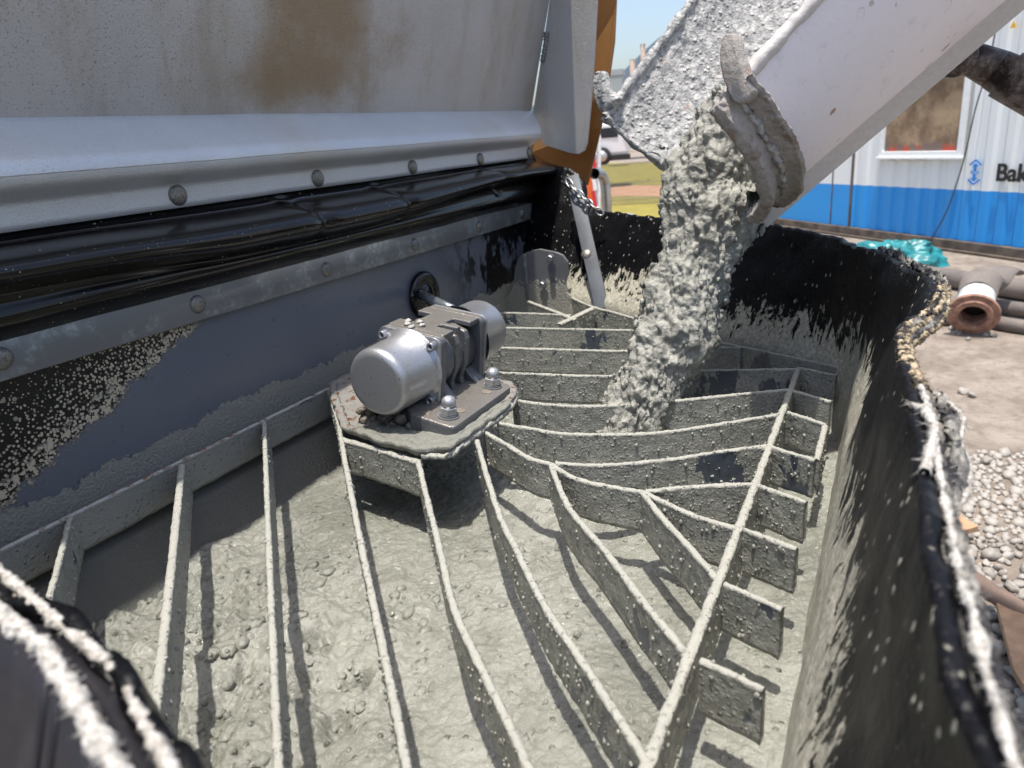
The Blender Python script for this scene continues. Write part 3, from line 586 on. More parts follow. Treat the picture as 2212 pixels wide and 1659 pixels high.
# hinge bracket at the far end
BK=[(1070,668),(1082,655),(1100,636),(1108,615),(1112,580),(1118,562),(1130,548),(1150,541),(1165,538),(1200,545),(1215,551),(1226,566),(1228,590),(1221,612),(1224,632),(1240,646),(1279,662),(1345,680),(1343,712),(1240,700),(1100,690)]
BP=[at(u,v) for u,v in BK]; BP=[atX(u,v,4.20 if v<655 else 4.05) for u,v in BK]
mb=MB(); mb.prism([np.array(atX(u,v,4.20)) for u,v in BK[:17]]+[np.array(atX(1279,690,4.2)),np.array(atX(1070,690,4.2))],(.025,0,0)); BRK=mb.obj('hinge_bracket',M['bracket'],GR,bevel=.004,smooth=False)
mb=MB(); mb.box(atX(1136,598,4.19),(.006,.012,.15)); mb.obj('weld_seam',M['strip'],BRK,bevel=.003)
for u,v in [(1190,557),(1173,614)]:
    p=atX(u,v,4.19); mb=MB(); mb.lathe(p,(-1,0,0),[(0,.03),(.004,.03),(.004,.0)],24,cap=False); mb.lathe(p+np.array([-.004,0,0]),(-1,0,0),[(0,.022),(.022,.022),(.026,.018)],6); mb.obj('hex_bolt',M['bolt'],BRK,smooth=False)

# ================================================================ VIBRATOR
x1,x2,y0,z0,q,rl=2.077,2.405,-1.573,-.77,.1365,.16
xc,rc,xe=1.857,.127,2.635
ex=np.array([1,0,0.]);ey=np.array([0,math.cos(rl),-math.sin(rl)]);ez=np.array([0,math.sin(rl),math.cos(rl)])
O=np.array([0,y0,z0])
def L(x,a,b): return O+x*ex+a*ey+b*ez
VB=thing('vibrator_motor','grey external vibrator motor with two silver end caps bolted on the grate plate','motor',(2.2,-1.57,-.99))
def capmesh(xa,xb): # cap from flange xa to end xb
    d=1 if xb>xa else -1; Lc=abs(xb-xa); mb=MB()
    prof=[(0,rc+.022),(.006,rc+.018),(.014,rc+.004)]+[(Lc-.03,rc)]+[(Lc-.03+.03*math.sin(a),rc-.03+.03*math.cos(a)) for a in np.linspace(.15,math.pi/2,7)]+[(Lc+.001,.0)]
    mb.lathe(L(xa,0,0),ex*d,prof,72,cap=False); return mb
fl=.016
def rsq(x,h,r,t,mb,n=6): # rounded square plate from x to x+t
    P=[]
    for sx,sy,a0 in ((1,1,0),(-1,1,90),(-1,-1,180),(1,-1,270)):
        for k in range(n+1):
            a=math.radians(a0+90*k/n); P.append(L(x,(h-r)*sx+r*math.cos(a),(h-r)*sy+r*math.sin(a)))
    mb.prism(P,ex*t); return mb
c1=capmesh(x1-fl,xc).obj('end_cap',M['cap'],VB,label='silver near end cap facing the camera'); c2=capmesh(x2+fl,xe).obj('end_cap',M['cap'],VB,label='silver far end cap half hidden by the body')
for xx,cp in ((x1-fl,c1),(x2,c2)):
    rsq(xx,q,.03,fl-.001,MB()).obj('cap_flange',M['cap'],cp,bevel=.003,smooth=False)
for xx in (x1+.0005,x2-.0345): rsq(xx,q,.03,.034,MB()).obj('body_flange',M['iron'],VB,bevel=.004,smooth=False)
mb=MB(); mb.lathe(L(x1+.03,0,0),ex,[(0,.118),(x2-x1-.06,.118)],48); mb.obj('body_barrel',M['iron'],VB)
# top plate with side notches
P=[L(x1+.03,-q+.012,q-.022),L(x1+.03,q-.015,q-.022),L(x1+.105,q-.015,q-.022),L(x1+.105,.045,q-.022),L(x1+.135,.045,q-.022),L(x1+.135,q-.02,q-.022),L(x1+.165,q-.02,q-.022),L(x1+.165,.045,q-.022),L(x1+.225,.045,q-.022),L(x1+.225,q-.015,q-.022),L(x2-.03,q-.015,q-.022),L(x2-.03,-q+.012,q-.022),L(x1+.225,-q+.012,q-.022),L(x1+.225,-.06,q-.022),L(x1+.105,-.06,q-.022),L(x1+.105,-q+.012,q-.022)]
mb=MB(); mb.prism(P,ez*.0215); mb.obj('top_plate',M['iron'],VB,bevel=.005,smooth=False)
# ribs between flanges, curved down to the foot
for xr in (x1+.135,x1+.205):
    for sgn in (1,-1):
        P=[(0,q-.015),(sgn*.06,q-.015),(sgn*(q-.02),q-.03),(sgn*(q-.008),q-.06),(sgn*(q-.012),-.03),(sgn*(q-.03),-.09),(sgn*(q-.02),-.125),(0,-.125)]
        if sgn<0: P=P[::-1]
        mb=MB(); mb.prism([L(xr-.014,a,b) for a,b in P],ex*.028); mb.obj('rib',M['iron'],VB,bevel=.006,smooth=False)
# foot
for sgn in (1,):
    P=[(sgn*.02,-.10),(sgn*.10,-.07),(sgn*.118,-.09),(sgn*.15,-.118),(sgn*.18,-.1245),(sgn*.02,-.1245)]
    if sgn<0:P=P[::-1]
    for xa,xb in ((x1+.02,x1+.085),(x2-.09,x2-.025)):
        mb=MB(); mb.prism([L(xa,a,b) for a,b in P],ex*(xb-xa)); mb.obj('foot_web',M['iron'],VB,bevel=.008,smooth=False)
mb=MB()
P=[(1.96,.06),(1.93,.10),(1.92,.27),(1.935,.287),(2.36,.287),(2.385,.262),(2.385,.06)]
mb.prism([L(x,a,-.195) for x,a in P],ez*.075); BASE=mb.obj('base_foot',M['iron'],VB,bevel=.008,smooth=False)
def domenut(x,a):
    mb=MB(); p=L(x,a,-.1205); mb.lathe(p,ez,[(0,.040),(.006,.040)],28); mb.lathe(p+ez*.007,ez,[(0,.0345),(.006,.034)],24)
    w=mb.obj('washer',M['strip'],VB,smooth=False)
    mb=MB(); pp=p+ez*.0125; mb.lathe(pp,ez,[(0,.031),(.003,.034),(.026,.034),(.030,.030)],6); 
    mb.lathe(pp+ez*.029,ez,[(0,.027),(.014,.0275)]+[(.014+.026*math.sin(t),.0275*math.cos(t)) for t in np.linspace(.2,1.57,7)],28); o=mb.obj('dome_nut',M['nut'],VB,smooth=False)
    o.data.polygons.foreach_set('use_smooth',[len(p.vertices)==4 and i>24 for i,p in enumerate(o.data.polygons)])
domenut(1.992,.222); domenut(2.322,.222); 
for x in (2.055,2.262):
    mb=MB(); mb.lathe(L(x,.232,-.1198),ez,[(0,.020),(.0015,.020)],20); mb.obj('bolt_hole',M['gunk'],BASE,smooth=False)
for (a,b) in ((-1,1),(1,1),(1,-1),(-1,-1)):
    p=L(x1-fl,a*.108,b*.108); mb=MB(); mb.lathe(p,-ex,[(0,.0165),(.022,.0165),(.025,.0145),(.025,.009),(.012,.009),(.012,0)],24,cap=False); o=mb.obj('cap_screw',M['bolt'],VB)
    mb=MB(); mb.lathe(p-ex*.0125,-ex,[(0,.0088),(.003,.0088)],6); mb.obj('hex_socket',M['socket'],o,smooth=False)
# conduit from the wall into the motor
mb=MB(); rp=atY(897,630,-2.30); re_=atY(990,676,-1.86); mb.tube([rp,rp+(re_-rp)*.5,re_],.026,20); CON=mb.obj('conduit',M['rod'],VB)
mb=MB(); d_=_n(re_-rp); mb.tube([rp+d_*.06,rp+d_*.10],.0285,20); mb.obj('conduit_sleeve',M['grom'],CON)
# gunk packed below the near cap
mb=MB()
for k in range(90):
    a=rng.random(); p=np.array([1.93+.14*rng.random(),-1.45-.30*rng.random(),-.985+.07*rng.random()**1.5])
    mb.ball(p,.012+.022*rng.random(),(1,1,.7),5,.8,k)
GK=mb.obj('packed_grit',M['gunk'],VB); 
mb=MB(); 
for k,(dx,dy) in enumerate(((0,0),(.03,-.02),(-.02,.03),(.05,.02),(.02,.05))): mb.ball(L(x1+.05+dx,-.05+dy,q+.004),.012,(1.4,1,.6),5,.6,k)
mb.obj('concrete_spatter',M['fray'],VB)

# ================================================================ FLAP
FLP=thing('hopper_cover','raised grey steel hopper cover with folded ledge, brown stain and a riveted lower edge','cover',(2.5,-2.35,-.1))
xe_=4.97
mb=MB(); pt=[(-2.385,.174),(-2.02,1.45),(-2.05,1.46),(-2.415,.176)]
mb.prism([(-.3,y,z) for y,z in pt],(xe_+.3,0,0)); mb.obj('cover_panel',M['flap'],FLP,smooth=False,bevel=.003)
def rounded(P,r=.03,n=4):
    out=[];P=[np.array(p,float) for p in P]
    for i,p in enumerate(P):
        if i in (0,len(P)-1): out.append(p); continue
        a=_n(P[i-1]-p);b=_n(P[i+1]-p); 
        for k in range(n+1):
            t=k/n; out.append((1-t)**2*(p+a*r)+2*t*(1-t)*p+t*t*(p+b*r))
    return out
prof=rounded([(-2.42,.182),(-2.375,.178),(-2.205,.045),(-2.205,.005),(-2.298,-.036),(-2.298,-.128)],.028)
def ledge(u,v):
    x=-.3+(4.72+.3)*u; t=v*(len(prof)-1); i=min(int(t),len(prof)-2); f=t-i; y,z=prof[i]*(1-f)+prof[i+1]*f
    x=-.3+(4.72+.26*max(0,min(1,(z-.04)/.14))+.3)*u
    return (x,y,z+.003*fb((x,0,0),1.5,2))
mb=MB(); mb.grid(ledge,160,len(prof)*3); LED=mb.obj('folded_ledge',M['skytint'],FLP,solid=.016)
for (u,v) in [(384,421),(686,385),(891,361),(1037,344),(1143,329)]: rivet(atY(u,v,-2.282),(0,1,0),.038,LED,flat=.5)
GP=[(1196,-60),(1296,-60),(1290,0),(1284,120),(1276,230),(1268,310),(1262,326),(1250,333),(1232,331),(1172,312),(1168,290),(1151,244),(1165,150),(1187,0)]
mb=MB(); mb.prism([np.array(atX(u,v,4.98)) for u,v in GP],(.022,0,0)); GUS=mb.obj('end_plate',M['flap'],FLP,smooth=False,bevel=.003)
wd=MB(); wp=catmull([atX(1181,72,4.975),atX(1178,100,4.975),atX(1172,133,4.975)],60)
for k,p in enumerate(wp[::5]): wd.ball(p,.022,(1,.9,.6),6,.3,k)
wd.obj('weld_bead',M['strip'],GUS)
BS=[(1270,-60),(1334,-60),(1332,0),(1328,90),(1318,160),(1300,270),(1286,330),(1270,400),(1262,402),(1235,385),(1206,374),(1160,352),(1145,330),(1150,290),(1180,200)]
def bsf(i): pass
mb=MB(); mb.prism([np.array(atX(u,v,5.14+.06*math.sin(i*.9))) for i,(u,v) in enumerate(BS)],(.012,0,0)); mb.obj('side_sheet',M['brown'],FLP,smooth=False,label='brown translucent side sheet hanging behind the end plate')

# chain on the strap
CH=thing('steel_chain','short steel chain hanging from the strap rivet beside the black skirt','chain',tuple(atX(1262,425,4.5)))
cp=catmull([RV+sn*.03,atX(1240,408,4.38),atX(1256,422,4.36),atX(1270,436,4.34),atX(1284,448,4.32),atX(1300,462,4.32)],8)
for k in range(7):
    c=(cp[k]+cp[k+1])/2; t=_n(cp[k+1]-cp[k]); h=np.linalg.norm(cp[k+1]-cp[k])*.72
    s1=_n(np.cross(t,(0.3,.2,1))); s2=np.cross(t,s1); sd=s1 if k%2 else s2
    P=[c+t*h*math.cos(a)*1.0+sd*.018*math.sin(a) for a in np.linspace(0,2*math.pi,25)]
    mb=MB(); mb.tube(P,.0062,8,False); mb.obj('link',M['bolt'],CH)

# ================================================================ CHUTE
CO=np.array((2.7411,-.8030,.0724)); ca=np.array((.4743,.5401,.6952)); ce1=np.array((.76189,-.6475,-.01673)); ce2=np.array((-.4411,-.5376,.71862)); CR,CK=.55,.164
CHT=thing('mixer_chute','pale grey half-round discharge chute of a concrete mixer, encrusted lip tipped over the hopper','chute',tuple(CO-ce2*.5))
def cht(s,t,dr=0): r=CR+CK*s+dr; return CO+ca*s+r*(-math.cos(t)*ce1-math.sin(t)*ce2)
SL=3.2
mb=MB(); mb.grid(lambda u,v:cht(u*SL,v*math.pi,0),120,70); mb.obj('outer_shell',M['chute'],CHT)
def lin(u,v):
    s=u*2.6; t=v*math.pi; p=cht(s,t,0); th=-.022-.012*fb(p,6,4,3)-.006*fb(p,22,3,3)
    if v<.03 or v>.97: th*=.6
    e=0.04*fb((t*2,0,0),2.2,3,4) if u<.02 else 0
    return cht(s+e,t,th-.004*vor(p,30,1))
mb=MB(); mb.grid(lin,300,170); mb.obj('inner_lining',M['lining'],CHT)
# rims
for tt in (0.,math.pi):
    def rimf(u,v):
        s=u*2.8; c=cht(s,tt,-.01); a=v*2*math.pi; d=math.cos(a)*ce2+math.sin(a)*ce1; q=c+d*.02; return c+d*(.020+.009*fb(q,14,3,tt)+.004*fb(q,50,2,tt))
    mb=MB(); mb.grid(rimf,260,14); mb.obj('rolled_rim',M['lining'] if tt>1 else M['skid'],CHT)
# far-lip front closing edge and collar
def lipf(u,v):
    t=.0+math.pi*u; a=v; b=-.035+.05*a
    p=cht(0.0,t,b-.0); return p-ca*(.012+.01*fb(p,12,3,2))+.008*np.array([fb(p,22,3,1),fb(p,22,3,2),fb(p,22,3,3)])
mb=MB(); mb.grid(lipf,200,10); mb.obj('lip_edge',M['lining'],CHT,solid=.02)
def coll(u,v):
    t=-.02+2.35*u; k=math.sin(min(1,max(0,(1-u)*6))*math.pi/2)
    # profile: inner lip (s<0), groove, outer flange
    pr_=[(-.045,-.03),(-.085,-.01),(-.09,.018),(-.07,.03),(-.045,.018),(-.02,.004),(.0,.004),(.02,.022),(.035,.05),(.046,.052),(.052,.04),(.056,.0)]
    x=v*(len(pr_)-1); i=min(int(x),len(pr_)-2); f=x-i; s=pr_[i][0]*(1-f)+pr_[i+1][0]*f; r=pr_[i][1]*(1-f)+pr_[i+1][1]*f
    p=cht(s,t,r*k); return p+.007*np.array([fb(p,10,4,1),fb(p,10,4,2),fb(p,10,4,3)])+.004*np.array([fb(p,45,3,1),fb(p,45,3,2),fb(p,45,3,3)])
mb=MB(); mb.grid(coll,260,60); mb.obj('lip_collar',M['collar'],CHT,solid=.02)
# keel plate below
KA,KB=1.95,2.02
def keel(tk):
    mb=MB(); P=[]
    for s in (-.02,SL): P.append(cht(s,tk,-.005))
    for s in (SL,-.02): P.append(cht(s,tk,-.005)+(-ce2*.92+ce1*.35)*(.13+.02*s))
    mb.prism(P,ce1*.014); return mb
keel(1.42).obj('keel_plate',M['skid'],CHT,bevel=.003,smooth=False)
# hooks
def hook(Pp,w,mat,lbl,xp):
    # outline in pixels on a plane of constant depth direction -> flat plate with rounded edges
    mb=MB(); P=[np.array(atX(u,v,xp)) for u,v in Pp]; mb.prism(P,(w,w*.4,0)); return mb.obj('hook',mat,CHT,bevel=.010,smooth=True,label=lbl)
N0=cht(0,0)
hook([(1557,85),(1563,73),(1574,71),(1584,80),(1588,100),(1596,128),(1606,155),(1618,178),(1628,196),(1618,214),(1600,225),(1585,222),(1572,200),(1560,170),(1554,140),(1553,110)],.05,M['collar'],'tall hook on the near rim of the lip',N0[0]-.03)
F0=cht(0,math.pi)
hook([(1281,160),(1288,152),(1297,155),(1302,170),(1307,190),(1318,203),(1334,212),(1322,228),(1302,244),(1291,236),(1282,212),(1279,185)],.05,M['lining'],'small hook on the far rim of the lip',F0[0]-.02)
# ---- falling concrete
SPX=[(1640,215,3.02,62),(1580,300,2.98,98),(1540,385,2.95,118),(1536,450,2.90,122),(1526,515,2.86,112),(1500,590,2.80,96),(1476,660,2.74,94),(1446,740,2.66,90),(1408,820,2.58,86),(1374,890,2.50,90),(1352,950,2.46,96),(1340,1010,2.42,104)]
pc=[];rd=[]
for u,v,x,w in SPX:
    p=atX(u,v,x); pc.append(p); rd.append(w*np.linalg.norm(p)/FP*.84)
ns=330; PC=catmull(pc,ns); RD=np.interp(np.linspace(0,1,ns),np.linspace(0,1,len(rd)),rd)
def strm(u,v):
    k=int(round(u*(ns-1))); c=PC[k]; t=_n(PC[min(k+1,ns-1)]-PC[max(k-1,0)]); vd=_n(c); sx=_n(np.cross(t,vd)); dp=np.cross(sx,t)
    a=v*2*math.pi; fl_=.5+.12*min(1,max(0,(k-70)/80)); d=math.cos(a)*sx+math.sin(a)*dp*fl_; q=c+d*RD[k]
    qs=(q[0],q[1],q[2]*.5); am=.6+.9*max(0,.4+fb(q,5,2,9)); h=.045*fb(qs,6,4,2)+.024*am*(.5-vor(qs,17,2.))+.014*(.5-vor(qs,36,5.))+.014*fb(qs,50,5,1)
    return q+_n(d)*h
mb=MB(); mb.grid(strm,ns,230)
for k in range(230):   # aggregate stones riding on the surface
    i=int(rng.integers(0,ns-1)); a=rng.random(); p=np.array(strm(i/(ns-1),a)); r=.006+.014*rng.random()**2; mb.ball(p,r,(1,.8,1.2),5,.5,k)
for k in range(70):
    i=int(rng.integers(90,ns-1)); a=rng.integers(0,2)*.5+rng.normal()*.03; p=np.array(strm(i/(ns-1),a%1)); c=PC[i]; p=p+(p-c)*.12*rng.random(); mb.ball(p,.004+.009*rng.random(),(1,.9,1.1),5,.5,k)
mb.obj('pouring_concrete',M['stream'],label='stream of wet concrete with stones pouring off the chute lip into the hopper',cat='concrete',kind='stuff')
# thinner sheet of mortar lying on the chute floor
def sheet(u,v):
    s=-.02+1.3*u; t=.35+1.55*v; e=min(1,min(v,1-v)*5); p=cht(s,t); h=.03+.05*e+.03*fb(p,7,4,2)*e+.03*e*(.5-vor(p,16,1))
    return cht(s,t,-h)
mb=MB(); mb.grid(sheet,260,200); mb.obj('chute_mortar',M['stream'],label='layer of wet mortar with stones lying on the chute floor',cat='concrete',kind='stuff')
# ---- hydraulic ram holding the chute
RA=thing('hydraulic_ram','greasy dark hydraulic ram pinned to the underside of the pale chute','hydraulic ram',tuple(atX(2080,125,3.9)))
def rx(u,v,x=3.75): return np.array(atX(u,v,x))
a_,b_=rx(2150,150),rx(2330,245); 
mb=MB(); mb.tube([a_,a_+(b_-a_)*.12,a_+(b_-a_)*.121,b_],[.076,.080,.092,.10],36); mb.obj('barrel',M['ram'],RA)
mb=MB(); mb.tube([rx(2068,118),rx(2110,132),rx(2155,152)],[.060,.066,.076],28); mb.obj('rod_eye',M['ram'],RA)
e0=rx(2063,125); mb=MB(); mb.lathe(e0-np.array([.10,0,0]),(1,0,0),[(0,.070),(.01,.078),(.19,.078),(.2,.07)],36); mb.obj('clevis',M['ram'],RA)
mb=MB(); mb.lathe(e0-np.array([.105,0,0]),(-1,0,0),[(0,.045),(.03,.042),(.045,.02)],24); mb.obj('pin',M['ram'],RA)

# ================================================================ SURROUNDINGS (metres -> units by G)
GZ=-4.0
mb=MB(); mb.grid(lambda u,v:(-30+u*1400,-500+v*1100,GZ),40,40); mb.obj('ground',M['ground'],smooth=False,kind='structure',label='bare brown dirt of the site yard',origin=(0,0,GZ))
# grass and path beyond
g1,g2=at(1180,470,GZ),at(1500,475,GZ)
def strip_(name,vnear,vfar,mat,dz,kind='structure',label=None):
    A=[at(1100,vnear,GZ),at(1700,vnear,GZ),at(1700,vfar,GZ),at(1100,vfar,GZ)]; mb=MB()
    mb.add([p+np.array([0,0,dz]) for p in A],[(0,1,2,3)]); return mb.obj(name,mat,smooth=False,kind=kind,label=label)
strip_('grass_verge',500,425,M['grass'],.01,'stuff','sunlit yellow-green grass beside the path')
strip_('red_path',424,401,M['pathm'],.012)
strip_('grass_verge',400,352,M['grass'],.014,'stuff','yellow-green grass strip behind the wire fence')
# far hills
mb=MB(); P=[]
n_h=160
_r=ray(1475,140); AZH=math.atan2(_r[1],_r[0])
def hillf(u,v):
    a=-1.1+2.2*u; r=1500; h=60+30*fb((a*3,0,0),1.3,4,3)+75*math.exp(-((a-AZH)/.10)**2)
    return (r*math.cos(a),r*math.sin(a),GZ-2+h*v*1.25)
mb.grid(lambda u,v:hillf(u,v),n_h,6); mb.obj('hill_ridge',M['hill'],kind='structure',label='blue-grey hill ridge on the horizon')
for k,(u0,u1,v0,vb,lab) in enumerate([(1312,1345,172,262,'pale flat-roofed building beside the brown cover sheet'),(1345,1420,190,262,'low grey shed under the hill left of the chute')]):
    D_=90+20*k; a=ray((u0+u1)/2,vb); a=a/np.linalg.norm(a[:2])*D_*1.; w_=(u1-u0)/FP*D_*.5*1.1; h_=(vb-v0)/FP*D_*.5
    cz=ray((u0+u1)/2,(vb+v0)/2); cz=cz/np.linalg.norm(cz[:2])*D_
    B=thing('far_building',lab,'building',(cz[0],cz[1],cz[2]-h_)); mb=MB(); mb.box(cz,(w_,w_,h_),((.2,.98,0),(.98,-.2,0),(0,0,1))); mb.obj('wall',M['house'],B,smooth=False)
    mb=MB(); mb.box(cz+np.array([0,0,h_+.3]),(w_*1.05,w_*1.05,.3),((.2,.98,0),(.98,-.2,0),(0,0,1))); mb.obj('roof',M['hub'],B,smooth=False)
for (u,v0,v1,r,lab) in [(1391,97,205,.09,'tall thin timber post seen left of the chute'),(1368,130,210,.10,'short timber post seen in front of the grey shed')]:
    D_=60; p=ray(u,v1); p=p/np.linalg.norm(p[:2])*D_; t_=ray(u,v0); t_=t_/np.linalg.norm(t_[:2])*D_
    B=thing('utility_post',lab,'post',tuple(p)); mb=MB(); mb.tube([p-np.array([0,0,3]),np.array([p[0],p[1],t_[2]])],r*2,8); mb.obj('pole',M['post'],B)
    mb=MB(); mb.box((p[0],p[1],t_[2]),(.16,.16,.06)); mb.obj('cap',M['post'],B,smooth=False)
# bare shrub behind
SH=thing('bare_shrub','leafless pinkish shrub behind the white van','shrub',tuple(at(1335,330,GZ)))
mb=MB()
for k in range(160):
    b=at(1335,330,GZ); h=2+3*rng.random(); mb.tube([b,b+np.array([rng.normal()*2.5,rng.normal()*4,h])],[.05,.015],4,False)
mb.obj('branches',M['post'],SH)
# van
vb=at(1296,352,GZ); VAN=thing('parked_van','white van parked beyond the fence, partly hidden by the cover','van',tuple(vb))
def vbox(u0,v0,u1,v1,dist,th,name,mat,parent,bev=.05):
    D_=dist; c0=ray(u0,v1);c1=ray(u1,v1); c0=c0/np.linalg.norm(c0[:2])*D_; c1=c1/np.linalg.norm(c1[:2])*D_; t=ray((u0+u1)/2,v0); t=t/np.linalg.norm(t[:2])*D_
    b=(c0+c1)/2; h=(t[2]-b[2])/2; ax=_n((c1-c0)*np.array([1,1,0])); nr=np.array([ax[1],-ax[0],0]); nr=nr if nr[0]>0 else -nr; w_=np.linalg.norm(c1-c0)/2
    mb=MB(); mb.box((b[0]+nr[0]*th,b[1]+nr[1]*th,b[2]+h),(w_,th,h),(ax,nr,(0,0,1))); return mb.obj(name,mat,parent,smooth=False,bevel=bev)
vbox(1180,262,1362,345,56,2.0,'body',M['van'],VAN,.4); vbox(1288,276,1335,298,55.9,.02,'window',M['glass'],VAN,.02); vbox(1345,276,1358,296,55.9,.02,'window',M['glass'],VAN,.02)
vbox(1210,338,1362,350,55.85,.06,'sill',M['tyre'],VAN,.02)
wc=ray(1301,338); wc=wc/np.linalg.norm(wc[:2])*55.7; wr=18*55.7/FP
wd_=_n(wc*np.array([1,1,0])); mb=MB(); mb.lathe(wc,-wd_,[(-.3,wr),(0,wr),(.02,wr*.6)],28); WH=mb.obj('wheel',M['tyre'],VAN); mb=MB(); mb.lathe(wc-wd_*.05,-wd_,[(-.2,wr*.58),(0,wr*.55),(.0,.0)],24,cap=False); mb.obj('rim',M['hub'],WH)
# second car, a silver bonnet low behind the skirt
CAR=thing('parked_car','silver car roof just showing above the black skirt','car',tuple(at(1350,500,GZ)))
cb=atX(1340,462,16.0); mb=MB(); mb.ball(cb-np.array([0,0,.32]),.5,(1.2,1.25,.66),14); mb.obj('roof',M['carw'],CAR); mb=MB(); mb.box(cb-np.array([0,0,.95]),(1.6,.9,.45)); mb.obj('body',M['carw'],CAR,bevel=.15)
# wire fence
fa,fb_=at(1255,448,GZ),at(1500,436,GZ); FE=thing('wire_fence','fine vertical wire fence crossing the grass behind the chute','fence',tuple((fa+fb_)/2))
mb=MB(); nw=110
for k in range(nw+1):
    p=fa+(fb_-fa)*k/nw; mb.tube([p,p+np.array([0,0,2.3])],.012,4,False)
for h in (.3,1.2,2.25): mb.tube([fa+np.array([0,0,h]),fb_+np.array([0,0,h])],.016,4,False)
mb.obj('mesh_panel',M['fence'],FE)
# red/orange barrier with chain net, seen past the end of the cover
sgX=15.0; SG=thing('warning_barrier','red and white striped barrier with an orange board behind the chain','barrier',tuple(atX(1278,400,sgX)))
mb=MB(); mb.prism([atX(u,v,sgX) for u,v in [(1262,452),(1252,330),(1276,300),(1290,330),(1286,452)]],(.05,0,0)); mb.obj('board',M['sora'],SG,smooth=False)
for k in range(5):
    v0=262+k*38; mb=MB(); mb.prism([atX(u,v,sgX-.1) for u,v in [(1283,v0+36),(1277,v0),(1283,v0-2),(1289,v0+34)]],(.04,0,0)); mb.obj('stripe',M['sred'] if k%2==0 else M['swhite'],SG,smooth=False)
mb=MB(); mb.prism([atX(u,v,sgX-.03) for u,v in [(1282,452),(1276,262),(1290,262),(1298,300),(1296,452)]],(.03,0,0)); mb.obj('panel',M['swhite'],SG,smooth=False)
# bent steel pipe
PX=6.2; PP=thing('bent_pipe','short bent stainless pipe with an open end beside the hopper','pipe',tuple(atX(1312,480,PX)))
q0=[atX(u,v,PX-d) for u,v,d in [(1312,560,0),(1311,470,0),(1309,420,0),(1306,392,.0),(1299,378,.05),(1290,374,.16),(1284,375,.24)]]
mb=MB(); pth=catmull(q0,60); r_=.046
mb.tube(pth,r_,24,False); mb.tube(pth,r_*.82,24,False); mb.obj('pipe_body',M['pipe'],PP)
mb=MB(); mb.tube([pth[40],pth[41]],r_*.8,20); mb.obj('bore',M['socket'],PP)
# ---- container office
cA=at(1693,489,GZ);cB=at(2212,562,GZ); cd=_n(cB-cA); cn=np.array([cd[1],-cd[0],0]); cn=cn if cn[0]<0 else -cn   # toward camera
CT=thing('site_container','white corrugated site-office container with a bright blue lower band','container',tuple((cA+cB)/2))
def cp_(t,z,o=0): return cA+cd*t+cn*o+np.array([0,0,z])
def cpx(u,v): # pixel on container face -> (t,z)
    r=ray(u,v); k=(cA@cn)/(r@cn); p=r*k; return ((p-cA)@cd,p[2]-GZ)
Lc=cpx(2212,500)[0]; t0,t1=-3.2,Lc+4; H=6.0
zb_=.30
def corr(t,z):
    per=.56; f=(t/per)%1; d=0 if f<.42 else (f-.42)/.08 if f<.5 else 1 if f<.92 else 1-(f-.92)/.08
    return -.07*d
wz=[cpx(1915,345),cpx(2085,350)]; win=(cpx(1905,330)[0],cpx(2078,330)[0])
door=cpx(1838,440)[0]
mb=MB(); ts=[]
t=door+.03
while t<t1:
    per=.56;k=math.floor(t/per)
    ts.append(t); t+=.04
mb.grid(lambda u,v:cp_(ts[min(int(round(u*(len(ts)-1))),len(ts)-1)],zb_+(H-zb_)*v,corr(ts[min(int(round(u*(len(ts)-1))),len(ts)-1)],0)),len(ts),2); mb.obj('corrugated_wall',M['cont'],CT,smooth=False,solid=.05)
mb=MB(); mb.prism([cp_(t0,zb_,0),cp_(door-.02,zb_,0),cp_(door-.02,H,0),cp_(t0,H,0)],-cn*.1); mb.obj('end_panel',M['cont'],CT,smooth=False)
dj=cpx(1795,460)[0]; mb=MB(); mb.box(cp_(dj,zb_+(H-zb_)/2,.012),(.02,.012,(H-zb_)/2),(cd,cn,(0,0,1))); mb.box(cp_(door+.005,zb_+(H-zb_)/2,.02),(.035,.03,(H-zb_)/2),(cd,cn,(0,0,1))); mb.obj('corner_seam',M['cframe'],CT,smooth=False)
mb=MB(); mb.box(cp_((t0+t1)/2,.16,.05),((t1-t0)/2,.10,.13),(cd,cn,(0,0,1))); mb.box(cp_((t0+t1)/2,.045,.12),((t1-t0)/2,.16,.02),(cd,cn,(0,0,1))); mb.obj('base_rail',M['cframe'],CT,smooth=False)
mb=MB(); mb.box(cp_((t0+t1)/2,H/2,-3.5),((t1-t0)/2-.02,3.38,H/2-.02),(cd,cn,(0,0,1))); mb.obj('body',M['cont'],CT,smooth=False)
# window
wl,wzb=cpx(1905,338); wr_,_=cpx(2082,345); wtop=wzb+2.35
def wbox(name,a,b,c,d,o0,o1,mat,par): 
    mb=MB(); mb.box(cp_((a+b)/2,(c+d)/2,(o0+o1)/2),((b-a)/2,(o1-o0)/2,(d-c)/2),(cd,cn,(0,0,1))); return mb.obj(name,mat,par,smooth=False,bevel=.01)
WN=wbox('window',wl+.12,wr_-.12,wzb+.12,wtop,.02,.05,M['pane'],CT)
for a,b,c,d in [(wl,wl+.14,wzb,wtop),(wr_-.14,wr_,wzb,wtop),(wl+.141,wr_-.141,wzb,wzb+.15),(wl+.141,wr_-.141,wtop-.14,wtop)]: wbox('frame',a,b,c,d,.02,.14,M['pvc'],WN)
wbox('sill',wl-.05,wr_+.05,wzb-.07,wzb-.002,.02,.20,M['pvc'],WN)
for k in range(3): wbox('rust_streak',wl+.25+k*.55,wl+.6+k*.55,wzb-.10,wzb-.072,.02,.05,M['rust'],WN)
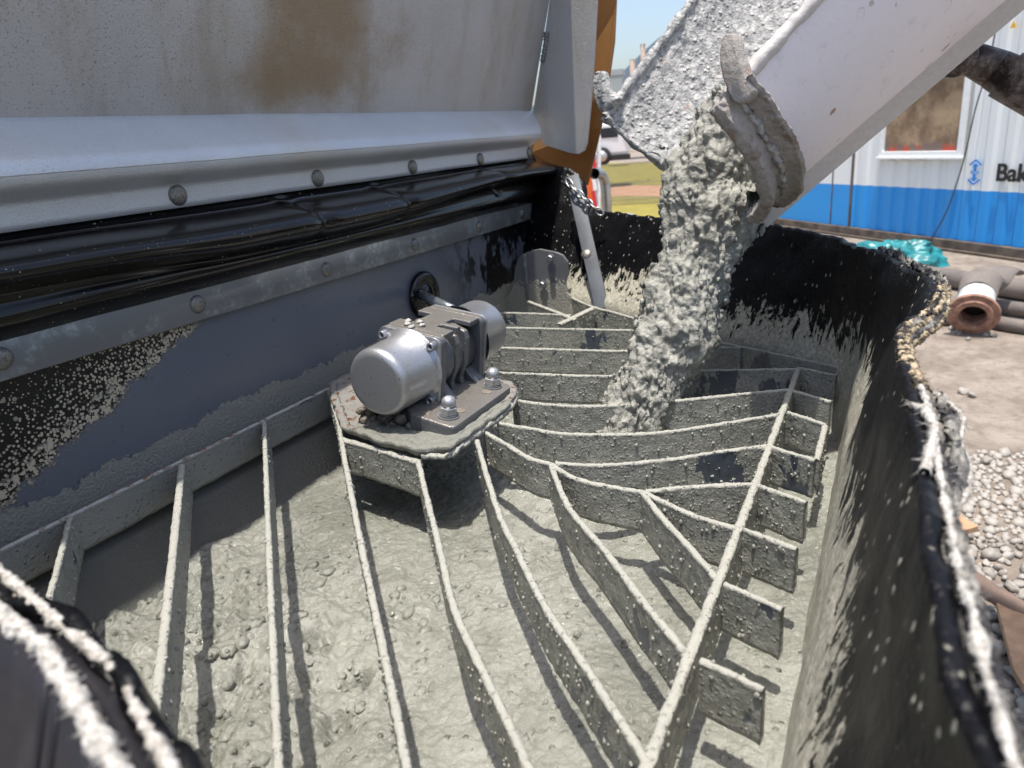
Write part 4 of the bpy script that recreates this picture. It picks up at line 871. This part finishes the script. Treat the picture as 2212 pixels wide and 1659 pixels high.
# logo: two chevrons and arrows with wavy water lines
lt,lz=cpx(2108,372); 
def lq(P,o=.035,mat='logo',name='logo'): 
    mb=MB(); mb.prism([cp_(lt+x,lz+z,o) for x,z in P],cn*.01); return mb
sc_=.30
mb=MB()
for sg in (1,-1):
    mb.prism([cp_(lt+x*sc_,lz+sg*z*sc_,.035) for x,z in [(-.62,.55),(0,.95),(.62,.55),(.62,.72),(0,1.13),(-.62,.72)]],cn*.01)
    mb.prism([cp_(lt+x*sc_,lz+sg*z*sc_,.035) for x,z in [(-.36,.50),(0,.80),(.36,.50),(.15,.50),(.15,.12),(-.15,.12),(-.15,.50)]],cn*.01)
for zz in (-.10,.03):
    P=[(x,zz+.04*math.sin(x*14)) for x in np.linspace(-.45,.45,20)]; P+= [(x,z+.07) for x,z in P[::-1]]
    mb.prism([cp_(lt+x*sc_,lz+z*sc_,.035) for x,z in P],cn*.01)
mb.obj('logo_emblem',M['logo'],CT,smooth=False)
def text(s,t,z,h,mat,name,parent,bold=.012):
    cu=bpy.data.curves.new(name,'FONT'); cu.body=s; cu.size=h*S*1.38; cu.extrude=.004; cu.offset=bold; o=bpy.data.objects.new(name,cu); C.objects.link(o)
    dg=bpy.context.evaluated_depsgraph_get(); me=bpy.data.meshes.new_from_object(o.evaluated_get(dg)); bpy.data.objects.remove(o)
    m2=bpy.data.objects.new(name,me); C.objects.link(m2); me.materials.clear(); me.materials.append(mat)
    X_=cd if True else -cd; Mx=Matrix(((X_[0],0,cn[0]),(X_[1],0,cn[1]),(0,1,0))).to_4x4(); p=cp_(t,z,.04)*S
    Lp=LOC[parent.name]; Mx.translation=Vector(p-Lp); m2.parent=parent; m2.matrix_basis=Mx; return m2
bt,bz=cpx(2152,388); text('Bak',bt,bz-.02,.44,M['ink'],'lettering',CT,.007)
wt,wz_=cpx(2192,54); mb=MB(); mb.prism([cp_(wt-.09,wz_-.06,.035),cp_(wt+.09,wz_-.06,.035),cp_(wt,wz_+.10,.035)],cn*.01); mb.obj('warning_sign',M['warn'],CT,smooth=False)
# hanging cable
cab=[cpx(2212-40,-20),cpx(2165,60),cpx(2150,150),cpx(2128,230),cpx(2108,330),cpx(2090,400),cpx(2070,460),cpx(2040,520)]
Pc=[cp_(t,z,.15+.05*i) for i,(t,z) in enumerate(cab)]+[at(2022,538,GZ+.06),at(1990,548,GZ+.04)]
mb=MB(); mb.tube(catmull(Pc,90),.018,8); mb.obj('hanging_cable',M['cable'],label='thin dark cable looping down the white container wall to the ground',cat='cable')
# teal sack
tc=at(1930,572,GZ); r_=.62
mb=MB()
def bag(u,v):
    th=v*math.pi/2*1.02; ph=u*2*math.pi; d=np.array([math.cos(ph)*math.cos(th)*1.35,math.sin(ph)*math.cos(th)*1.9,math.sin(th)*1.05])
    w_=1+.25*fb(d,1.3,2,2)+.10*abs(fb(d,3.5,2,4)); return tc+d*r_*w_
mb.grid(bag,90,50,True); mb.obj('tarpaulin_heap',M['teal'],label='crumpled teal plastic sheet lying by the container base',cat='tarpaulin')
# big hoses along the container
def hose(P,r,name,label,z=None,mat=None,grp='thick rubber hoses lying by the container'):
    mb=MB(); mb.tube(catmull([at(u,v,GZ+zz) for u,v,zz in P],80),r,20); T=mb.obj(name,mat or M['hose'],label=label,cat='hose',group=grp); return T
hose([(1830,575,.22),(2030,598,.22),(2120,612,.22),(2300,640,.22)],.21,'rubber_hose','thickest hose, farthest back, lying along the container base')
hose([(1980,660,.16),(2090,655,.16),(2180,665,.16),(2300,680,.16)],.135,'rubber_hose','middle thin hose running behind the flanged coupling')
hose([(1980,690,.12),(2100,690,.12),(2200,705,.12),(2330,722,.12)],.13,'rubber_hose','nearest thin hose, partly behind the flanged coupling')
# flanged hose end
fc=at(2103,676,GZ+.42); fe=at(2128,600,GZ+.85); fd=_n(fc-fe)
fd=_n(np.array([-.78,-.10,-.30])); FH=thing('flanged_hose','flattened grey hose ending in a white collar with a rusty round flange','hose end',(fc[0],fc[1],GZ))
rf=.41
mb=MB(); mb.lathe(fc,fd,[(0,.20),(0,rf),(.07,rf),(.07,.32),(.12,.305),(.12,.215),(.02,.215),(-.3,.215)],56,up=(0,0,1),cap=False); mb.obj('flange',M['rustfl'],FH,smooth=False,bevel=.008)
mb=MB(); mb.lathe(fc-fd*.02,-fd,[(0,.32),(.5,.29),(.52,.27)],48,cap=False); mb.obj('collar',M['hosew'],FH)
mb=MB(); mb.lathe(fc-fd*.25,fd,[(0,.24),(.01,.24),(.01,0)],32,cap=False); mb.obj('bore',M['socket'],FH)
hp=catmull([fc-fd*.45,fc-fd*.8+np.array([0,.03,.12]),atX(2130,612,fc[0]+1.1),atX(2150,585,fc[0]+1.5),atX(2165,590,fc[0]+1.9)],40)
mb=MB(); 
def flat(u,v):
    k=int(u*39); c=hp[k]; a=v*2*math.pi; w_=.30+.10*u; tk=.26*(1-u)**1.2+.06; return c+np.array([0,1,0])*math.cos(a)*w_+np.array([.4,0,.9])*math.sin(a)*tk
mb.grid(flat,40,24); mb.obj('hose_end',M['hose'],FH)
# ---- pebbles
def stone_mesh(k):
    mb=MB(); s=(1,.55+.35*rng.random(),.45+.3*rng.random()); mb.ball((0,0,0),1.,s,7,.45,k*3.3); m=bpy.data.meshes.new('cobble')
    m.from_pydata([tuple(np.array(v)*S) for v in mb.V],[],mb.F); m.update(); m.polygons.foreach_set('use_smooth',[True]*len(m.polygons)); m.materials.append(M['pebble']); return m
SM=[stone_mesh(k) for k in range(10)]
cand=[]
def edge(u): return 0
for k in range(16000):
    x=3.0+6.5*rng.random()**.9; y=.1+4.2*rng.random()
    u,v=pr((x,y,GZ))
    if not(1900<u<2300 and 880<v<1700): continue
    # field of cobbles: below the line
    if v<985+ (2212-u)*.12+25*fb((x,y,0),1.2,3): continue
    cand.append((x,y,.038+.055*rng.random()**1.6))
pts=[];
for x,y,r in cand:
    if all((x-a)**2+(y-b)**2>(.78*(r+c))**2 for a,b,c in pts): pts.append((x,y,r))
pts.sort(key=lambda p:p[0]**2+p[1]**2)
def place(x,y,r,k,z=0,label='rounded grey-beige river cobble in the heap of cobbles on the dirt right of the hopper',grp='river cobbles heaped right of the hopper'):
    o=bpy.data.objects.new('cobble',SM[k%10]); C.objects.link(o); o.location=np.array((x,y,GZ+r*.45+z))*S; o.scale=(r,r,r); o.rotation_euler=(rng.normal()*.3,rng.normal()*.3,rng.random()*6.3); setp(o,label,'stone',grp)
vis=[p for p in pts if pr((p[0],p[1],GZ))[0]<2240]
for k,(x,y,r) in enumerate(vis[:285]): place(x,y,r,k)
rest=vis[285:]
mb=MB()
for k,(x,y,r) in enumerate(rest+[(x+rng.normal()*.05,y+rng.normal()*.05,r*.6) for x,y,r in vis]): mb.ball((x,y,GZ+r*.2),r,(1,.75,.6),5,.4,k)
mb.obj('gravel_bed',M['pebble'],label='smaller stones filling the gaps below the cobbles',cat='gravel',kind='stuff')
for k,(u,v,r) in enumerate([(2055,712,.07),(2072,722,.05),(2108,716,.06),(2120,712,.05),(2150,712,.05),(2090,735,.05),(2128,727,.05),(2148,728,.06),(2080,850,.08),(2100,857,.07),(2040,940,.07),(2130,1000,.08),(2190,1010,.06)]):
    p=at(u,v,GZ); place(p[0],p[1],r,k,0,'small pale stone lying loose on the bare dirt by the hoses' if v<800 else 'pale stone lying loose on the bare dirt beyond the cobbles','loose stones on the bare dirt')
# boards
def board(P,name,label):
    mb=MB(); Q=[at(u,v,GZ) for u,v in P]; mb.prism([q+np.array([0,0,.16]) for q in Q],(0,0,.06)); mb.obj(name,M['wood'],smooth=False,bevel=.006,label=label,cat='board')
board([(1985,1160),(2060,1150),(2108,1180),(1990,1215)],'wooden_board','short brown board lying on the cobbles beside the torn skirt')
board([(2140,1330),(2260,1420),(2280,1660),(2180,1500)],'wooden_board','long brown plank at the lower right corner on the cobbles')
mb=MB(); mb.tube(catmull([at(2100,1250,GZ+.2),at(2150,1285,GZ+.22),at(2212,1320,GZ+.2),at(2300,1350,GZ+.15)],40),.075,12); mb.obj('muddy_pipe',M['root'],label='thin muddy brown pipe crossing the cobbles at the right edge',cat='pipe')
